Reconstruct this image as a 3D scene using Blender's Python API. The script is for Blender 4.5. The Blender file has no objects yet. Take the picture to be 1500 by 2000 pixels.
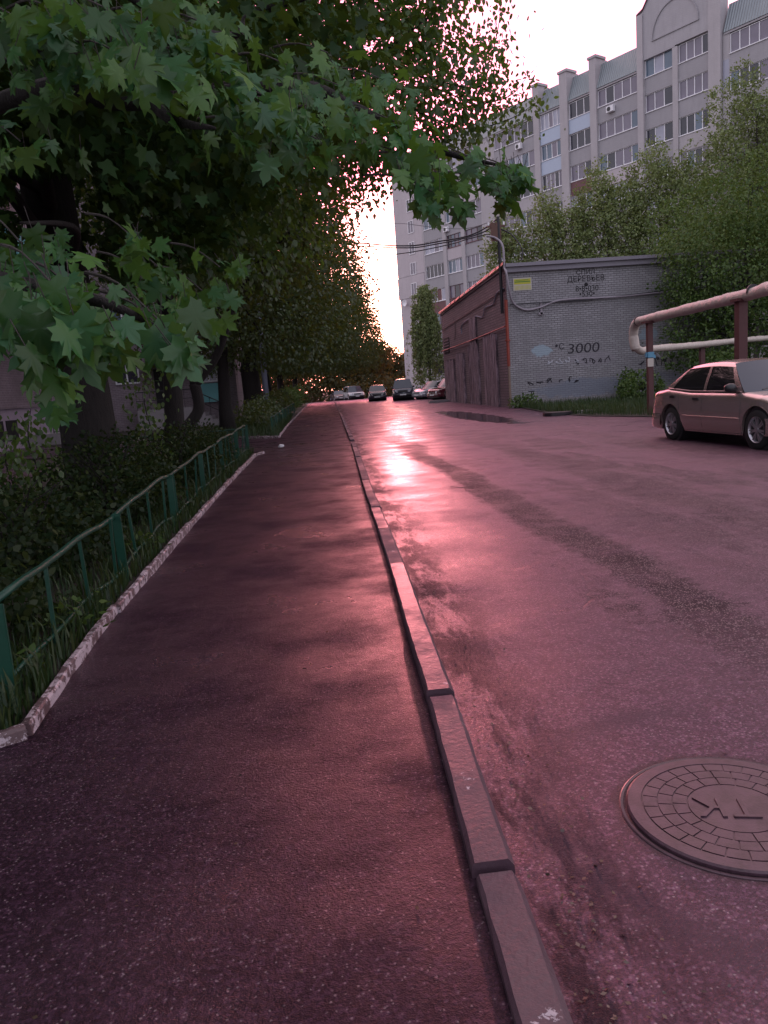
import bpy, bmesh, math, random
import numpy as np
from mathutils import Vector, Matrix
random.seed(7); rng = np.random.default_rng(7)
scene = bpy.context.scene
col = scene.collection

# ------------------------------------------------------------------ camera
CAM_H = 1.42
YAW, TILT, ROLL = math.radians(4.65), math.radians(9.27), math.radians(4.18)
fw = Vector((math.sin(YAW)*math.cos(TILT), math.cos(YAW)*math.cos(TILT), -math.sin(TILT)))
r0 = Vector((math.cos(YAW), -math.sin(YAW), 0)); u0 = r0.cross(fw)
rt = math.cos(ROLL)*r0 - math.sin(ROLL)*u0; up = math.sin(ROLL)*r0 + math.cos(ROLL)*u0
cd = bpy.data.cameras.new('camera'); cam = bpy.data.objects.new('camera', cd); col.objects.link(cam)
cam.matrix_world = Matrix(((rt.x, up.x, -fw.x, 0), (rt.y, up.y, -fw.y, 0), (rt.z, up.z, -fw.z, CAM_H), (0, 0, 0, 1)))
cd.sensor_fit = 'HORIZONTAL'; cd.sensor_width = 36; cd.lens = 36.05; cd.clip_start = 0.05; cd.clip_end = 3000
scene.camera = cam
FPX = 1502.0
def ray(px, py): return fw + rt*((px-750)/FPX) + up*((1000-py)/FPX)
def at_depth(px, py, d): return Vector((0, 0, CAM_H)) + ray(px, py)*d
def at_Y(px, py, Y):
    r = ray(px, py); return Vector((0, 0, CAM_H)) + r*(Y/r.y)

# ------------------------------------------------------------------ sun, sky, exposure
SUN_AZ, SUN_EL = math.radians(6.15), math.radians(4.3)
sun_dir = Vector((math.sin(SUN_AZ)*math.cos(SUN_EL), math.cos(SUN_AZ)*math.cos(SUN_EL), math.sin(SUN_EL)))
sl = bpy.data.lights.new('sun', 'SUN'); sl.energy = 0.35; sl.angle = math.radians(0.9); sl.color = (1.0, 0.27, 0.30)
so = bpy.data.objects.new('sun', sl); col.objects.link(so)
so.rotation_euler = sun_dir.to_track_quat('Z', 'Y').to_euler()
w = bpy.data.worlds.new('World'); scene.world = w; w.use_nodes = True
nt = w.node_tree; nt.nodes.clear()
def wn(t, **k):
    n = nt.nodes.new(t)
    for a, b in k.items(): setattr(n, a, b)
    return n
out = wn('ShaderNodeOutputWorld')
tc = wn('ShaderNodeTexCoord')
sky = wn('ShaderNodeTexSky', sky_type='NISHITA', sun_disc=False, sun_elevation=SUN_EL, sun_rotation=SUN_AZ)
bg1 = wn('ShaderNodeBackground'); bg1.inputs[1].default_value = 0.06
nt.links.new(sky.outputs[0], bg1.inputs[0])
dot = wn('ShaderNodeVectorMath', operation='DOT_PRODUCT'); dot.inputs[1].default_value = sun_dir
nt.links.new(tc.outputs['Generated'], dot.inputs[0])
mr = wn('ShaderNodeMapRange'); mr.inputs[1].default_value = -1; mr.inputs[2].default_value = 1
nt.links.new(dot.outputs['Value'], mr.inputs[0])
rp = wn('ShaderNodeValToRGB'); nt.links.new(mr.outputs[0], rp.inputs[0])
SK = 16.0
stops = [(-1, (.90, .88, 1.06)), (0.0, (.96, .90, 1.04)), (0.60, (1.35, 1.10, 1.16)), (0.86, (2.1, 1.08, 1.20)),
         (0.955, (4.0, 1.05, 1.60)), (0.988, (7.2, 1.30, 2.2)), (0.9985, (13, 4.6, 3.8))]
while len(rp.color_ramp.elements) < len(stops): rp.color_ramp.elements.new(.5)
for e, (t, c) in zip(rp.color_ramp.elements, stops):
    e.position = (t+1)/2; e.color = (c[0]/SK, c[1]/SK, c[2]/SK, 1)
bg2 = wn('ShaderNodeBackground'); bg2.inputs[1].default_value = SK
nt.links.new(rp.outputs[0], bg2.inputs[0])
addn = wn('ShaderNodeAddShader'); nt.links.new(bg1.outputs[0], addn.inputs[0]); nt.links.new(bg2.outputs[0], addn.inputs[1])
nt.links.new(addn.outputs[0], out.inputs[0])
vs = scene.view_settings; vs.view_transform = 'Standard'; vs.look = 'None'; vs.gamma = 1; vs.exposure = 0
scene.cycles.max_bounces = 6; scene.cycles.diffuse_bounces = 3; scene.cycles.glossy_bounces = 3
scene.cycles.transmission_bounces = 3; scene.cycles.transparent_max_bounces = 6
scene.cycles.sample_clamp_indirect = 4

# ------------------------------------------------------------------ helpers
def tag(o, label=None, cat=None, group=None, kind=None):
    if label: o['label'] = label
    if cat: o['category'] = cat
    if group: o['group'] = group
    if kind: o['kind'] = kind
    return o
def empty(name, loc=(0, 0, 0), rz=0.0):
    o = bpy.data.objects.new(name, None); col.objects.link(o); o.location = loc; o.rotation_euler = (0, 0, rz)
    o.empty_display_size = .2; return o
def copy_tree(o, parent=None):
    c = o.copy(); col.objects.link(c); c.parent = parent
    for ch in list(o.children): copy_tree(ch, c)
    return c
class MB:
    def __init__(s): s.v = []; s.f = []; s.sm = False
    def add(s, v, f):
        n = len(s.v); s.v += [tuple(p) for p in v]; s.f += [tuple(i+n for i in q) for q in f]; return s
    def box(s, x0, x1, y0, y1, z0, z1, M=None):
        v = [(x, y, z) for x in (x0, x1) for y in (y0, y1) for z in (z0, z1)]
        if M is not None: v = [M @ Vector(p) for p in v]
        return s.add(v, [(0, 1, 3, 2), (4, 6, 7, 5), (0, 4, 5, 1), (2, 3, 7, 6), (0, 2, 6, 4), (1, 5, 7, 3)])
    def quad(s, a, b, c, d): return s.add([a, b, c, d], [(0, 1, 2, 3)])
    def poly_prism(s, pts, z0, z1):
        n = len(pts)
        return s.add([(x, y, z0) for x, y in pts] + [(x, y, z1) for x, y in pts],
                     [tuple(range(n))[::-1], tuple(range(n, 2*n))] + [(i, (i+1) % n, n+(i+1) % n, n+i) for i in range(n)])
    def tube(s, pts, r, n=8, caps=True):
        pts = [Vector(p) for p in pts]
        if not hasattr(r, '__len__'): r = [r]*len(pts)
        v = []; f = []; ref = None
        for i, p in enumerate(pts):
            t = (pts[min(i+1, len(pts)-1)] - pts[max(i-1, 0)]).normalized()
            if ref is None: ref = Vector((1, 0, 0)) if abs(t.x) < .8 else Vector((0, 1, 0))
            a = (ref - t*ref.dot(t)).normalized(); ref = a; b = t.cross(a)
            for k in range(n):
                th = 2*math.pi*k/n; v.append(p + (a*math.cos(th) + b*math.sin(th))*r[i])
        for i in range(len(pts)-1):
            for k in range(n):
                k2 = (k+1) % n; f.append((i*n+k, i*n+k2, (i+1)*n+k2, (i+1)*n+k))
        if caps: f.append(tuple(range(n))[::-1]); f.append(tuple((len(pts)-1)*n+k for k in range(n)))
        return s.add(v, f)
    def lathe(s, prof, n=24, axis='x', c=(0, 0, 0)):
        # prof: (along axis, radius)
        v = []; f = []
        for a, r in prof:
            for k in range(n):
                th = 2*math.pi*k/n; x, y = r*math.cos(th), r*math.sin(th)
                p = {'x': (a, x, y), 'y': (x, a, y), 'z': (x, y, a)}[axis]
                v.append((p[0]+c[0], p[1]+c[1], p[2]+c[2]))
        for i in range(len(prof)-1):
            for k in range(n):
                k2 = (k+1) % n; f.append((i*n+k, i*n+k2, (i+1)*n+k2, (i+1)*n+k))
        f.append(tuple(range(n))[::-1]); f.append(tuple((len(prof)-1)*n+k for k in range(n)))
        return s.add(v, f)
    def build(s, name, mat, parent=None, smooth=False, bevel=0):
        me = bpy.data.meshes.new(name); me.from_pydata(s.v, [], s.f); me.update()
        bm = bmesh.new(); bm.from_mesh(me); bmesh.ops.recalc_face_normals(bm, faces=bm.faces)
        if bevel: bmesh.ops.bevel(bm, geom=[e for e in bm.edges if len(e.link_faces) == 2 and e.calc_face_angle(0) > .5], offset=bevel, segments=2, affect='EDGES')
        bm.to_mesh(me); bm.free()
        if smooth: me.shade_smooth()
        o = bpy.data.objects.new(name, me); col.objects.link(o)
        if mat: me.materials.append(mat)
        if parent: o.parent = parent
        return o
def spline(pts, n=8):
    pts = [Vector(p) for p in pts]; o = []
    for i in range(len(pts)-1):
        p0 = pts[max(i-1, 0)]; p1 = pts[i]; p2 = pts[i+1]; p3 = pts[min(i+2, len(pts)-1)]
        for k in range(n):
            t = k/n
            o.append(.5*((2*p1) + (p2-p0)*t + (2*p0-5*p1+4*p2-p3)*t*t + (3*p1-p0-3*p2+p3)*t**3))
    o.append(pts[-1]); return o
def interp(x, xs, ys): return float(np.interp(x, xs, ys))
def gz(y): # gentle crest of the road far ahead, then falling away
    return interp(y, [-1e4, 30, 66, 80, 100, 125, 180, 1e4], [0, 0, .14, .12, -.05, -.25, -.9, -.9])

# ------------------------------------------------------------------ materials
class NT:
    def __init__(s, name):
        s.m = bpy.data.materials.new(name); s.m.use_nodes = True; s.t = s.m.node_tree
        s.b = s.t.nodes['Principled BSDF']; s.out = s.t.nodes['Material Output']; s.co = None
    def n(s, t, ins=None, **k):
        n = s.t.nodes.new(t)
        for a, b in k.items(): setattr(n, a, b)
        for a, b in (ins or {}).items(): s.set(n.inputs[a], b)
        return n
    def set(s, sock, v):
        if isinstance(v, bpy.types.NodeSocket): s.t.links.new(v, sock)
        else: sock.default_value = v
    def coord(s, kind='Object', sc=(1, 1, 1), rot=(0, 0, 0)):
        c = s.n('ShaderNodeTexCoord').outputs[kind]
        return s.n('ShaderNodeMapping', {'Vector': c, 'Scale': sc, 'Rotation': rot}).outputs[0]
    def pos(s, sc=(1, 1, 1)):
        c = s.n('ShaderNodeNewGeometry').outputs['Position']
        return s.n('ShaderNodeMapping', {'Vector': c, 'Scale': sc}).outputs[0]
    def noise(s, v, scale, detail=3, rough=.55, **k): return s.n('ShaderNodeTexNoise', {'Vector': v, 'Scale': scale, 'Detail': detail, 'Roughness': rough}, **k).outputs['Fac']
    def ramp(s, f, stops):
        r = s.n('ShaderNodeValToRGB', {'Fac': f}); cr = r.color_ramp
        while len(cr.elements) < len(stops): cr.elements.new(.5)
        for e, (p, c) in zip(cr.elements, stops):
            e.position = p; e.color = (c, c, c, 1) if not hasattr(c, '__len__') else (*c, 1)
        return r.outputs[0]
    def math(s, op, a, b=0.0, c=0.0, clamp=False): return s.n('ShaderNodeMath', {0: a, 1: b, 2: c}, operation=op, use_clamp=clamp).outputs[0]
    def mix(s, f, a, b, mode='MIX'):
        n = s.t.nodes.new('ShaderNodeMix'); n.data_type = 'RGBA'; n.blend_type = mode
        s.set(n.inputs[0], f)
        for i, v in ((6, a), (7, b)): s.set(n.inputs[i], (*v, 1) if isinstance(v, tuple) and len(v) == 3 else v)
        return n.outputs[2]
    def bump(s, h, st, dist, nrm=None):
        i = {'Height': h, 'Strength': st, 'Distance': dist}
        if nrm: i['Normal'] = nrm
        return s.n('ShaderNodeBump', i).outputs[0]
    def fin(s, base=None, rough=None, normal=None, metal=None, spec=None, coat=None):
        if base is not None: s.set(s.b.inputs['Base Color'], (*base, 1) if isinstance(base, tuple) else base)
        if rough is not None: s.set(s.b.inputs['Roughness'], rough)
        if normal is not None: s.set(s.b.inputs['Normal'], normal)
        if metal is not None: s.b.inputs['Metallic'].default_value = metal
        if spec is not None: s.set(s.b.inputs['Specular IOR Level'], spec)
        if coat is not None: s.b.inputs['Coat Weight'].default_value = coat; s.b.inputs['Coat Roughness'].default_value = .06
        return s.m
_cache = {}
def plain(name, c, rough=.6, metal=0, var=.18, sc=6, bump=.0, coat=None):
    key = name
    if key in _cache: return _cache[key]
    n = NT(name); p = n.coord(); f = n.noise(p, sc, 5, .65)
    base = n.mix(f, tuple(x*(1-var) for x in c), tuple(min(1, x*(1+var)) for x in c))
    nm = n.bump(n.noise(p, sc*6, 3), bump, .01) if bump else None
    _cache[key] = n.fin(base, rough, nm, metal, coat=coat); return _cache[key]

def asphalt(name, tint, road):
    n = NT(name); P = n.pos()
    n1 = n.noise(P, 1.1, 5, .6); n2 = n.noise(P, 9, 4, .65); fine = n.noise(P, 260, 2, .7)
    vor = n.n('ShaderNodeTexVoronoi', {'Vector': P, 'Scale': 95.0}, feature='F1')
    vr = n.n('ShaderNodeSeparateColor', {0: vor.outputs['Color']}).outputs[0]
    vor2 = n.n('ShaderNodeTexVoronoi', {'Vector': P, 'Scale': 105.0}, feature='F1')
    v2r = n.n('ShaderNodeSeparateColor', {0: vor2.outputs['Color']}).outputs[1]
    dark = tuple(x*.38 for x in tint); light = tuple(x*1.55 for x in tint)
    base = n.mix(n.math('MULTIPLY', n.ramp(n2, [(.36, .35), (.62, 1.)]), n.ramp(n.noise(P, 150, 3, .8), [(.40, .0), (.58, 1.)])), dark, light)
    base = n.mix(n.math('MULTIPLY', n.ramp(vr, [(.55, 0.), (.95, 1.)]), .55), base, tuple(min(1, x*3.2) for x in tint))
    # scattered pale stones in the surface
    st = n.math('MULTIPLY', n.ramp(v2r, [(.90, 0.), (.93, 1.)]), n.ramp(n.math('ADD', vor2.outputs['Distance'], n.math('MULTIPLY', n.math('SUBTRACT', fine, .5), .8)), [(.22, 1.), (.42, 0.)]))
    st2 = n.math('MULTIPLY', n.ramp(vr, [(.93, 0.), (.95, 1.)]), n.ramp(vor.outputs['Distance'], [(.2, .8), (.4, 0.)]))
    stones = n.math('MULTIPLY', n.math('ADD', st, st2, clamp=True), .7 if road else .42)
    base = n.mix(stones, base, (.42, .34, .36))
    sx = n.n('ShaderNodeSeparateXYZ', {0: P}); X, Y = sx.outputs[0], sx.outputs[1]
    wob = n.math('MULTIPLY', n.math('SUBTRACT', n.noise(n.pos((1, .22, 1)), 1.4, 4, .6), .5), 1.1)
    if road:
        Xw = n.math('ADD', X, wob)
        def band(c, hw, soft):
            d = n.math('ADD', n.math('ABSOLUTE', n.math('SUBTRACT', Xw, c)), n.math('MULTIPLY', n.math('SUBTRACT', n.noise(P, 7., 5, .75), .5), .55))
            return n.n('ShaderNodeMapRange', {0: d, 1: hw, 2: hw+soft, 3: 1., 4: 0.}).outputs[0]
        b = n.math('MAXIMUM', band(2.15, .20, .16), n.math('MULTIPLY', band(3.9, .26, .3), .85))
        b = n.math('MAXIMUM', b, n.math('MULTIPLY', band(6.2, .2, .6), .5))
        near = n.n('ShaderNodeMapRange', {0: Y, 1: 2.6, 2: 4.2, 3: 0., 4: 1.}).outputs[0]
        far = n.n('ShaderNodeMapRange', {0: Y, 1: 14., 2: 24., 3: 1., 4: .25}).outputs[0]
        pt = n.math('MULTIPLY', n.ramp(n.noise(n.pos((1, .28, 1)), .75, 6, .68), [(.47, 0.), (.54, 1.)]), n.n('ShaderNodeMapRange', {0: X, 1: 1.9, 2: 3.6, 3: 0., 4: .85}).outputs[0])
        b = n.math('MAXIMUM', b, pt)
        b = n.math('MULTIPLY', n.math('MULTIPLY', b, near), far)
        b = n.math('MULTIPLY', b, n.ramp(n.noise(P, 2.3, 5, .7), [(.3, .35), (.55, 1.)]))
        # dark damp strip along the kerb
        kx = n.math('SUBTRACT', X, n.math('MULTIPLY_ADD', Y, .0262, .50))
        kb = n.n('ShaderNodeMapRange', {0: n.math('ADD', n.math('ABSOLUTE', kx), n.math('MULTIPLY', wob, .25)), 1: .06, 2: .40, 3: 1., 4: 0.}).outputs[0]
        kb = n.math('MULTIPLY', kb, n.ramp(n.noise(n.pos((3, .8, 1)), 1.5, 5, .75), [(.44, .1), (.54, 1.)]))
        base = n.mix(n.math('MULTIPLY', b, .85), base, tuple(x*.26 for x in tint))
        base = n.mix(n.math('MULTIPLY', n.math('MULTIPLY', n.ramp(vr, [(.70, 0.), (.80, 1.)]), n.ramp(n2, [(.42, .1), (.58, .55)])), n.ramp(vor.outputs['Distance'], [(.3, 1.), (.5, 0.)])), base, (.30, .20, .23))
        base = n.mix(n.math('MULTIPLY', n.ramp(vr, [(.0, 1.), (.22, 0.)]), .6), base, tuple(x*.2 for x in tint))
        grit = n.math('MULTIPLY', n.ramp(vr, [(.5, 0.), (.66, 1.)]), n.ramp(vor.outputs['Distance'], [(.3, 1.), (.5, 0.)]))
        base = n.mix(n.math('MULTIPLY', n.math('MULTIPLY', b, grit), .9), base, (.40, .31, .30))
        base = n.mix(n.math('MULTIPLY', kb, .85), base, tuple(x*.22 for x in tint)); b = n.math('MAXIMUM', b, n.math('MULTIPLY', kb, .8))
        # broken, sunken edge and damp arc round the manhole
        mo = n.n('ShaderNodeVectorMath', {0: P, 1: (-1.23, -2.17, 0)}, operation='ADD').outputs[0]; ml = n.n('ShaderNodeVectorMath', {0: mo}, operation='LENGTH').outputs['Value']
        ml = n.math('ADD', ml, n.math('MULTIPLY', n.math('SUBTRACT', n.noise(P, 14, 4, .7), .5), .09))
        er = n.ramp(ml, [(.352, 1.), (.392, 0.)]); base = n.mix(er, base, (.012, .007, .009))
        ao = n.n('ShaderNodeVectorMath', {0: P, 1: (-1.35, -2.2, 0)}, operation='ADD').outputs[0]; al = n.n('ShaderNodeVectorMath', {0: ao}, operation='LENGTH').outputs['Value']
        al = n.math('ABSOLUTE', n.math('SUBTRACT', n.math('ADD', al, n.math('MULTIPLY', n.math('SUBTRACT', n.noise(P, 3.5, 4, .6), .5), .22)), .72))
        arc = n.math('MULTIPLY', n.ramp(al, [(.02, 1.), (.10, 0.)]), n.ramp(n.noise(P, 1.9, 2), [(.38, 0.), (.52, 1.)]))
        base = n.mix(n.math('MULTIPLY', arc, .75), base, (.022, .013, .026))
        # puddle by the brick building
        d = n.n('ShaderNodeVectorMath', {0: n.n('ShaderNodeVectorMath', {0: P, 1: (-6.2, -30., 0)}, operation='ADD').outputs[0], 1: (1.15, .12, 0)}, operation='MULTIPLY').outputs[0]
        dl = n.math('ADD', n.n('ShaderNodeVectorMath', {0: d}, operation='LENGTH').outputs['Value'], n.math('MULTIPLY', n.math('SUBTRACT', n.noise(P, 1.3, 4, .6), .5), .8))
        pud = n.ramp(dl, [(.62, 1.), (.95, 0.)])
        rough = n.ramp(n1, [(.32, .20), (.5, .30), (.68, .44)])
        rough = n.math('ADD', rough, n.math('MULTIPLY', b, .2), clamp=True); rough = n.math('ADD', rough, n.math('MULTIPLY', n.math('SUBTRACT', n.noise(P, 70, 4, .8), .5), .7), clamp=True)
        bs = n.math('MULTIPLY_ADD', b, .45, .55)
        spec = n.math('SUBTRACT', .62, n.math('MULTIPLY', b, .36))
        inv = n.math('SUBTRACT', 1., pud)
        rough = n.math('MULTIPLY_ADD', inv, rough, .07); bs = n.math('MULTIPLY', bs, n.math('MULTIPLY_ADD', inv, .97, .03))
        base = n.mix(n.math('MULTIPLY', pud, .7), base, (.02, .018, .02))
    else:
        rough = n.ramp(n1, [(.3, .22), (.46, .33), (.66, .55)]); bs = .85
        spec = n.ramp(n1, [(.35, .55), (.62, .14)])
    # cracks
    cv = n.n('ShaderNodeTexVoronoi', {'Vector': n.n('ShaderNodeVectorMath', {0: P, 1: n.n('ShaderNodeVectorMath', {0: n.n('ShaderNodeTexNoise', {'Vector': P, 'Scale': 1.7, 'Detail': 4.}).outputs['Color'], 1: (.9, .9, 0)}, operation='MULTIPLY').outputs[0]}, operation='ADD').outputs[0], 'Scale': .38}, feature='DISTANCE_TO_EDGE')
    ck = n.math('MULTIPLY', n.ramp(cv.outputs['Distance'], [(0., 1.), (.007, 0.)]), n.ramp(n.noise(P, .7, 2), [(.5, 0.), (.6, 1.)]))
    base = n.mix(n.math('MULTIPLY', ck, .7), base, tuple(x*.2 for x in tint))
    h = n.math('ADD', n.math('MULTIPLY', n.noise(P, 110, 3, .7), 1.0), n.math('ADD', n.math('MULTIPLY', fine, .5), n.math('MULTIPLY', n2, 1.0)))
    nm = n.bump(h, bs, .0075)
    nm = n.bump(n.math('ADD', n.noise(P, 3.1, 3, .5), n.math('MULTIPLY', ck, -.5)), .30, .03, nm) if road else n.bump(n.noise(P, 2.4, 3), .35, .03, nm)
    n.b.inputs['Specular Tint'].default_value = (1.0, .70, .86, 1)  # pink tint puts the sunset glow's colour into the asphalt's reflections
    return n.fin(base, rough, nm, spec=spec)
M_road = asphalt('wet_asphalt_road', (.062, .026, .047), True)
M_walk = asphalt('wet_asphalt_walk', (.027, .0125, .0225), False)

def soil():
    n = NT('soil'); P = n.pos(); f = n.noise(P, 2.5, 6, .7)
    base = n.mix(f, (.018, .014, .012), (.05, .04, .032))
    return n.fin(base, .9, n.bump(n.noise(P, 18, 5, .7), .8, .05))
M_soil = soil()
def concrete(name, c, stain=(.3, .25, .28), paint=None, sc=1.0):
    n = NT(name); P = n.coord(); f = n.noise(P, 3*sc, 6, .7); g = n.noise(P, 40*sc, 4, .7)
    isl = n.n('ShaderNodeNewGeometry').outputs['Random Per Island']; f = n.math('MULTIPLY_ADD', isl, .45, n.math('MULTIPLY_ADD', f, 1.3, -.35), clamp=True)
    base = n.mix(f, tuple(x*.72 for x in c), tuple(x*1.2 for x in c)); base = n.mix(n.math('MULTIPLY', g, .4), base, tuple(x*.5 for x in c))
    if paint:
        m = n.ramp(n.noise(P, paint[1], 6, .75), [(paint[2], 0.), (paint[2]+.03, 1.)]); base = n.mix(m, base, paint[0])
    return n.fin(base, n.ramp(f, [(.3, .35), (.7, .7)]), n.bump(g, .5, .006))
M_kerb = concrete('kerb_concrete', (.105, .060, .082), paint=((.46, .41, .46), 9., .635))
M_kerbw = concrete('whitewashed_kerb', (.16, .10, .11), paint=((.52, .42, .47), 11., .49))
M_conc = concrete('pale_concrete', (.30, .27, .29))

def brick(name, axis, c1, c2, mortar, patches=None, sc=1.0, peel=.0):
    n = NT(name); g = n.n('ShaderNodeTexCoord').outputs['Object']; s = n.n('ShaderNodeSeparateXYZ', {0: g})
    v = n.n('ShaderNodeCombineXYZ', {0: s.outputs[axis], 1: s.outputs[2]}).outputs[0]
    b = n.n('ShaderNodeTexBrick', {'Vector': v, 'Color1': (*c1, 1), 'Color2': (*c2, 1), 'Mortar': (*mortar, 1), 'Scale': 1.0, 'Mortar Size': .012*sc, 'Mortar Smooth': .3, 'Brick Width': .27*sc, 'Row Height': .095*sc})
    f = n.noise(g, .8, 6, .7); base = n.mix(n.math('MULTIPLY', n.ramp(f, [(.38, 0.), (.62, 1.)]), .65), b.outputs[0], tuple(x*.55 for x in c1))
    if peel:
        m = n.ramp(n.noise(g, 2.6, 8, .8), [(peel, 0.), (peel+.02, 1.)]); base = n.mix(m, base, (.42, .38, .42))
    for (cx, cz, rx, rz, colr, st) in (patches or []):
        d = n.n('ShaderNodeVectorMath', {0: n.n('ShaderNodeVectorMath', {0: v, 1: (-cx, -cz, 0)}, operation='ADD').outputs[0], 1: (1/rx, 1/rz, 0)}, operation='MULTIPLY').outputs[0]
        dl = n.math('ADD', n.n('ShaderNodeVectorMath', {0: d}, operation='LENGTH').outputs['Value'], n.math('MULTIPLY', n.math('SUBTRACT', n.noise(g, 3., 5, .7), .5), 1.6))
        base = n.mix(n.math('MULTIPLY', n.ramp(dl, [(.8, 1.), (1.05, 0.)]), st), base, colr)
    h = n.math('MULTIPLY', b.outputs['Fac'], -1.)
    return n.fin(base, .8, n.bump(n.math('ADD', h, n.math('MULTIPLY', n.noise(g, 30, 4), .5)), .9, .012))

def leaf(name, cols, trans=.35, tcol=None, gloss=.07, rough=.42):
    n = NT(name); r = n.n('ShaderNodeNewGeometry').outputs['Random Per Island']
    st = [(i/(max(1, len(cols)-1)), c) for i, c in enumerate(cols)]
    c = n.ramp(r, st)
    n.t.nodes.remove(n.b)
    d = n.n('ShaderNodeBsdfDiffuse', {'Color': c}); tcl = n.mix(.5, c, (*tcol,) if tcol else (.10, .13, .02)); t = n.n('ShaderNodeBsdfTranslucent', {'Color': tcl})
    m = n.n('ShaderNodeMixShader', {0: trans, 1: d.outputs[0], 2: t.outputs[0]})
    g = n.n('ShaderNodeBsdfGlossy', {'Color': (.8, .8, .8, 1), 'Roughness': rough})
    m2 = n.n('ShaderNodeMixShader', {0: gloss, 1: m.outputs[0], 2: g.outputs[0]})
    n.t.links.new(m2.outputs[0], n.out.inputs[0]); return n.m
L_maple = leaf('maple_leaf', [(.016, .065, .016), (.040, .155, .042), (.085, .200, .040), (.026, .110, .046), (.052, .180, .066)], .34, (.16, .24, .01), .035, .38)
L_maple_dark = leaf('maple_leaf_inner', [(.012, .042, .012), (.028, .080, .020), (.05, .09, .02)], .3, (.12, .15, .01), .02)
L_linden = leaf('linden_leaf', [(.03, .08, .02), (.06, .13, .03), (.085, .14, .025), (.045, .10, .025)], .5, (.20, .30, .03), .05)
L_row = leaf('row_leaf', [(.020, .050, .014), (.040, .085, .020), (.060, .095, .020), (.035, .060, .014)], .42, (.20, .20, .02), .05)
L_far = leaf('far_leaf', [(.03, .045, .014), (.06, .07, .02), (.05, .05, .02)], .45, (.30, .14, .03), .03)
L_olive = leaf('poplar_leaf', [(.13, .18, .07), (.20, .26, .10), (.27, .31, .13), (.15, .20, .08)], .3, (.26, .28, .06), .03)
L_green = leaf('bush_leaf', [(.04, .09, .022), (.075, .13, .03), (.11, .16, .04)], .3, (.14, .2, .03), .03)
L_weed = leaf('weed_leaf', [(.010, .026, .010), (.020, .042, .014), (.018, .034, .014), (.05, .07, .022)], .3, None, .02)
L_grass = leaf('grass_blade', [(.012, .036, .014), (.028, .062, .02), (.06, .08, .03)], .3, None, .03)
M_bark = None
def bark(name, c):
    n = NT(name); P = n.coord(sc=(1, 1, .25)); f = n.noise(P, 14, 5, .7)
    return n.fin(n.mix(f, tuple(x*.5 for x in c), tuple(x*1.4 for x in c)), .9, n.bump(f, .9, .04))
M_bark = bark('bark', (.016, .012, .012)); M_bark2 = bark('bark_grey', (.06, .05, .048))

# ------------------------------------------------------------------ ground, road, pavement
def strip(name, mat, xl, xr, ys, dz, nx=2, kind='structure'):
    v = []; f = []
    for j, y in enumerate(ys):
        a, b = xl(y), xr(y)
        for i in range(nx): v.append((a+(b-a)*i/(nx-1), y, gz(y)+dz))
    for j in range(len(ys)-1):
        for i in range(nx-1): f.append((j*nx+i, j*nx+i+1, (j+1)*nx+i+1, (j+1)*nx+i))
    m = MB().add(v, f); o = m.build(name, mat); tag(o, kind=kind); return o
YS = [-12, -4, 0, 5, 10, 15, 20, 25, 30, 36, 42, 48, 54, 60, 66, 73, 80, 90, 100, 112, 125, 150, 180]
def xk(y): return interp(y, [-12, 1.46, 2.0, 3.3, 4.7, 6, 10.5, 19.4, 33.4, 92, 125, 180], [.15, .43, .465, .51, .56, .61, .72, 1.0, 1.33, 2.62, 3.3, 4.6])
def xl_(y): return interp(y, [-12, 3.2, 5.3, 12, 18.6, 25.5, 33, 74, 180], [-1.5, -1.5, -1.5, -1.48, -1.45, -1.2, -1.15, -.5, 1.6])
strip('ground', M_soil, lambda y: -900, lambda y: 900, [-400]+YS+[400, 1500], -.035, 3)
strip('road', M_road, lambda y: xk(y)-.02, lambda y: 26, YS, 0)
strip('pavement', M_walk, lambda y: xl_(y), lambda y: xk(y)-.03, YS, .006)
# side path of the pavement, leading to the left-hand house
pp = MB()
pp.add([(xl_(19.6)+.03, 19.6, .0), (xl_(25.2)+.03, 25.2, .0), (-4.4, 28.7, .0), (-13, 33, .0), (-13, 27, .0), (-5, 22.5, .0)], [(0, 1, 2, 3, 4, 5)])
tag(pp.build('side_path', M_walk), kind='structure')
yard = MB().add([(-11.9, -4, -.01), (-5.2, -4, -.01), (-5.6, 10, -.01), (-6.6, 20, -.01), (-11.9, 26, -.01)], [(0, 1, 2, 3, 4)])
tag(yard.build('yard_path', M_walk), kind='structure')

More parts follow.
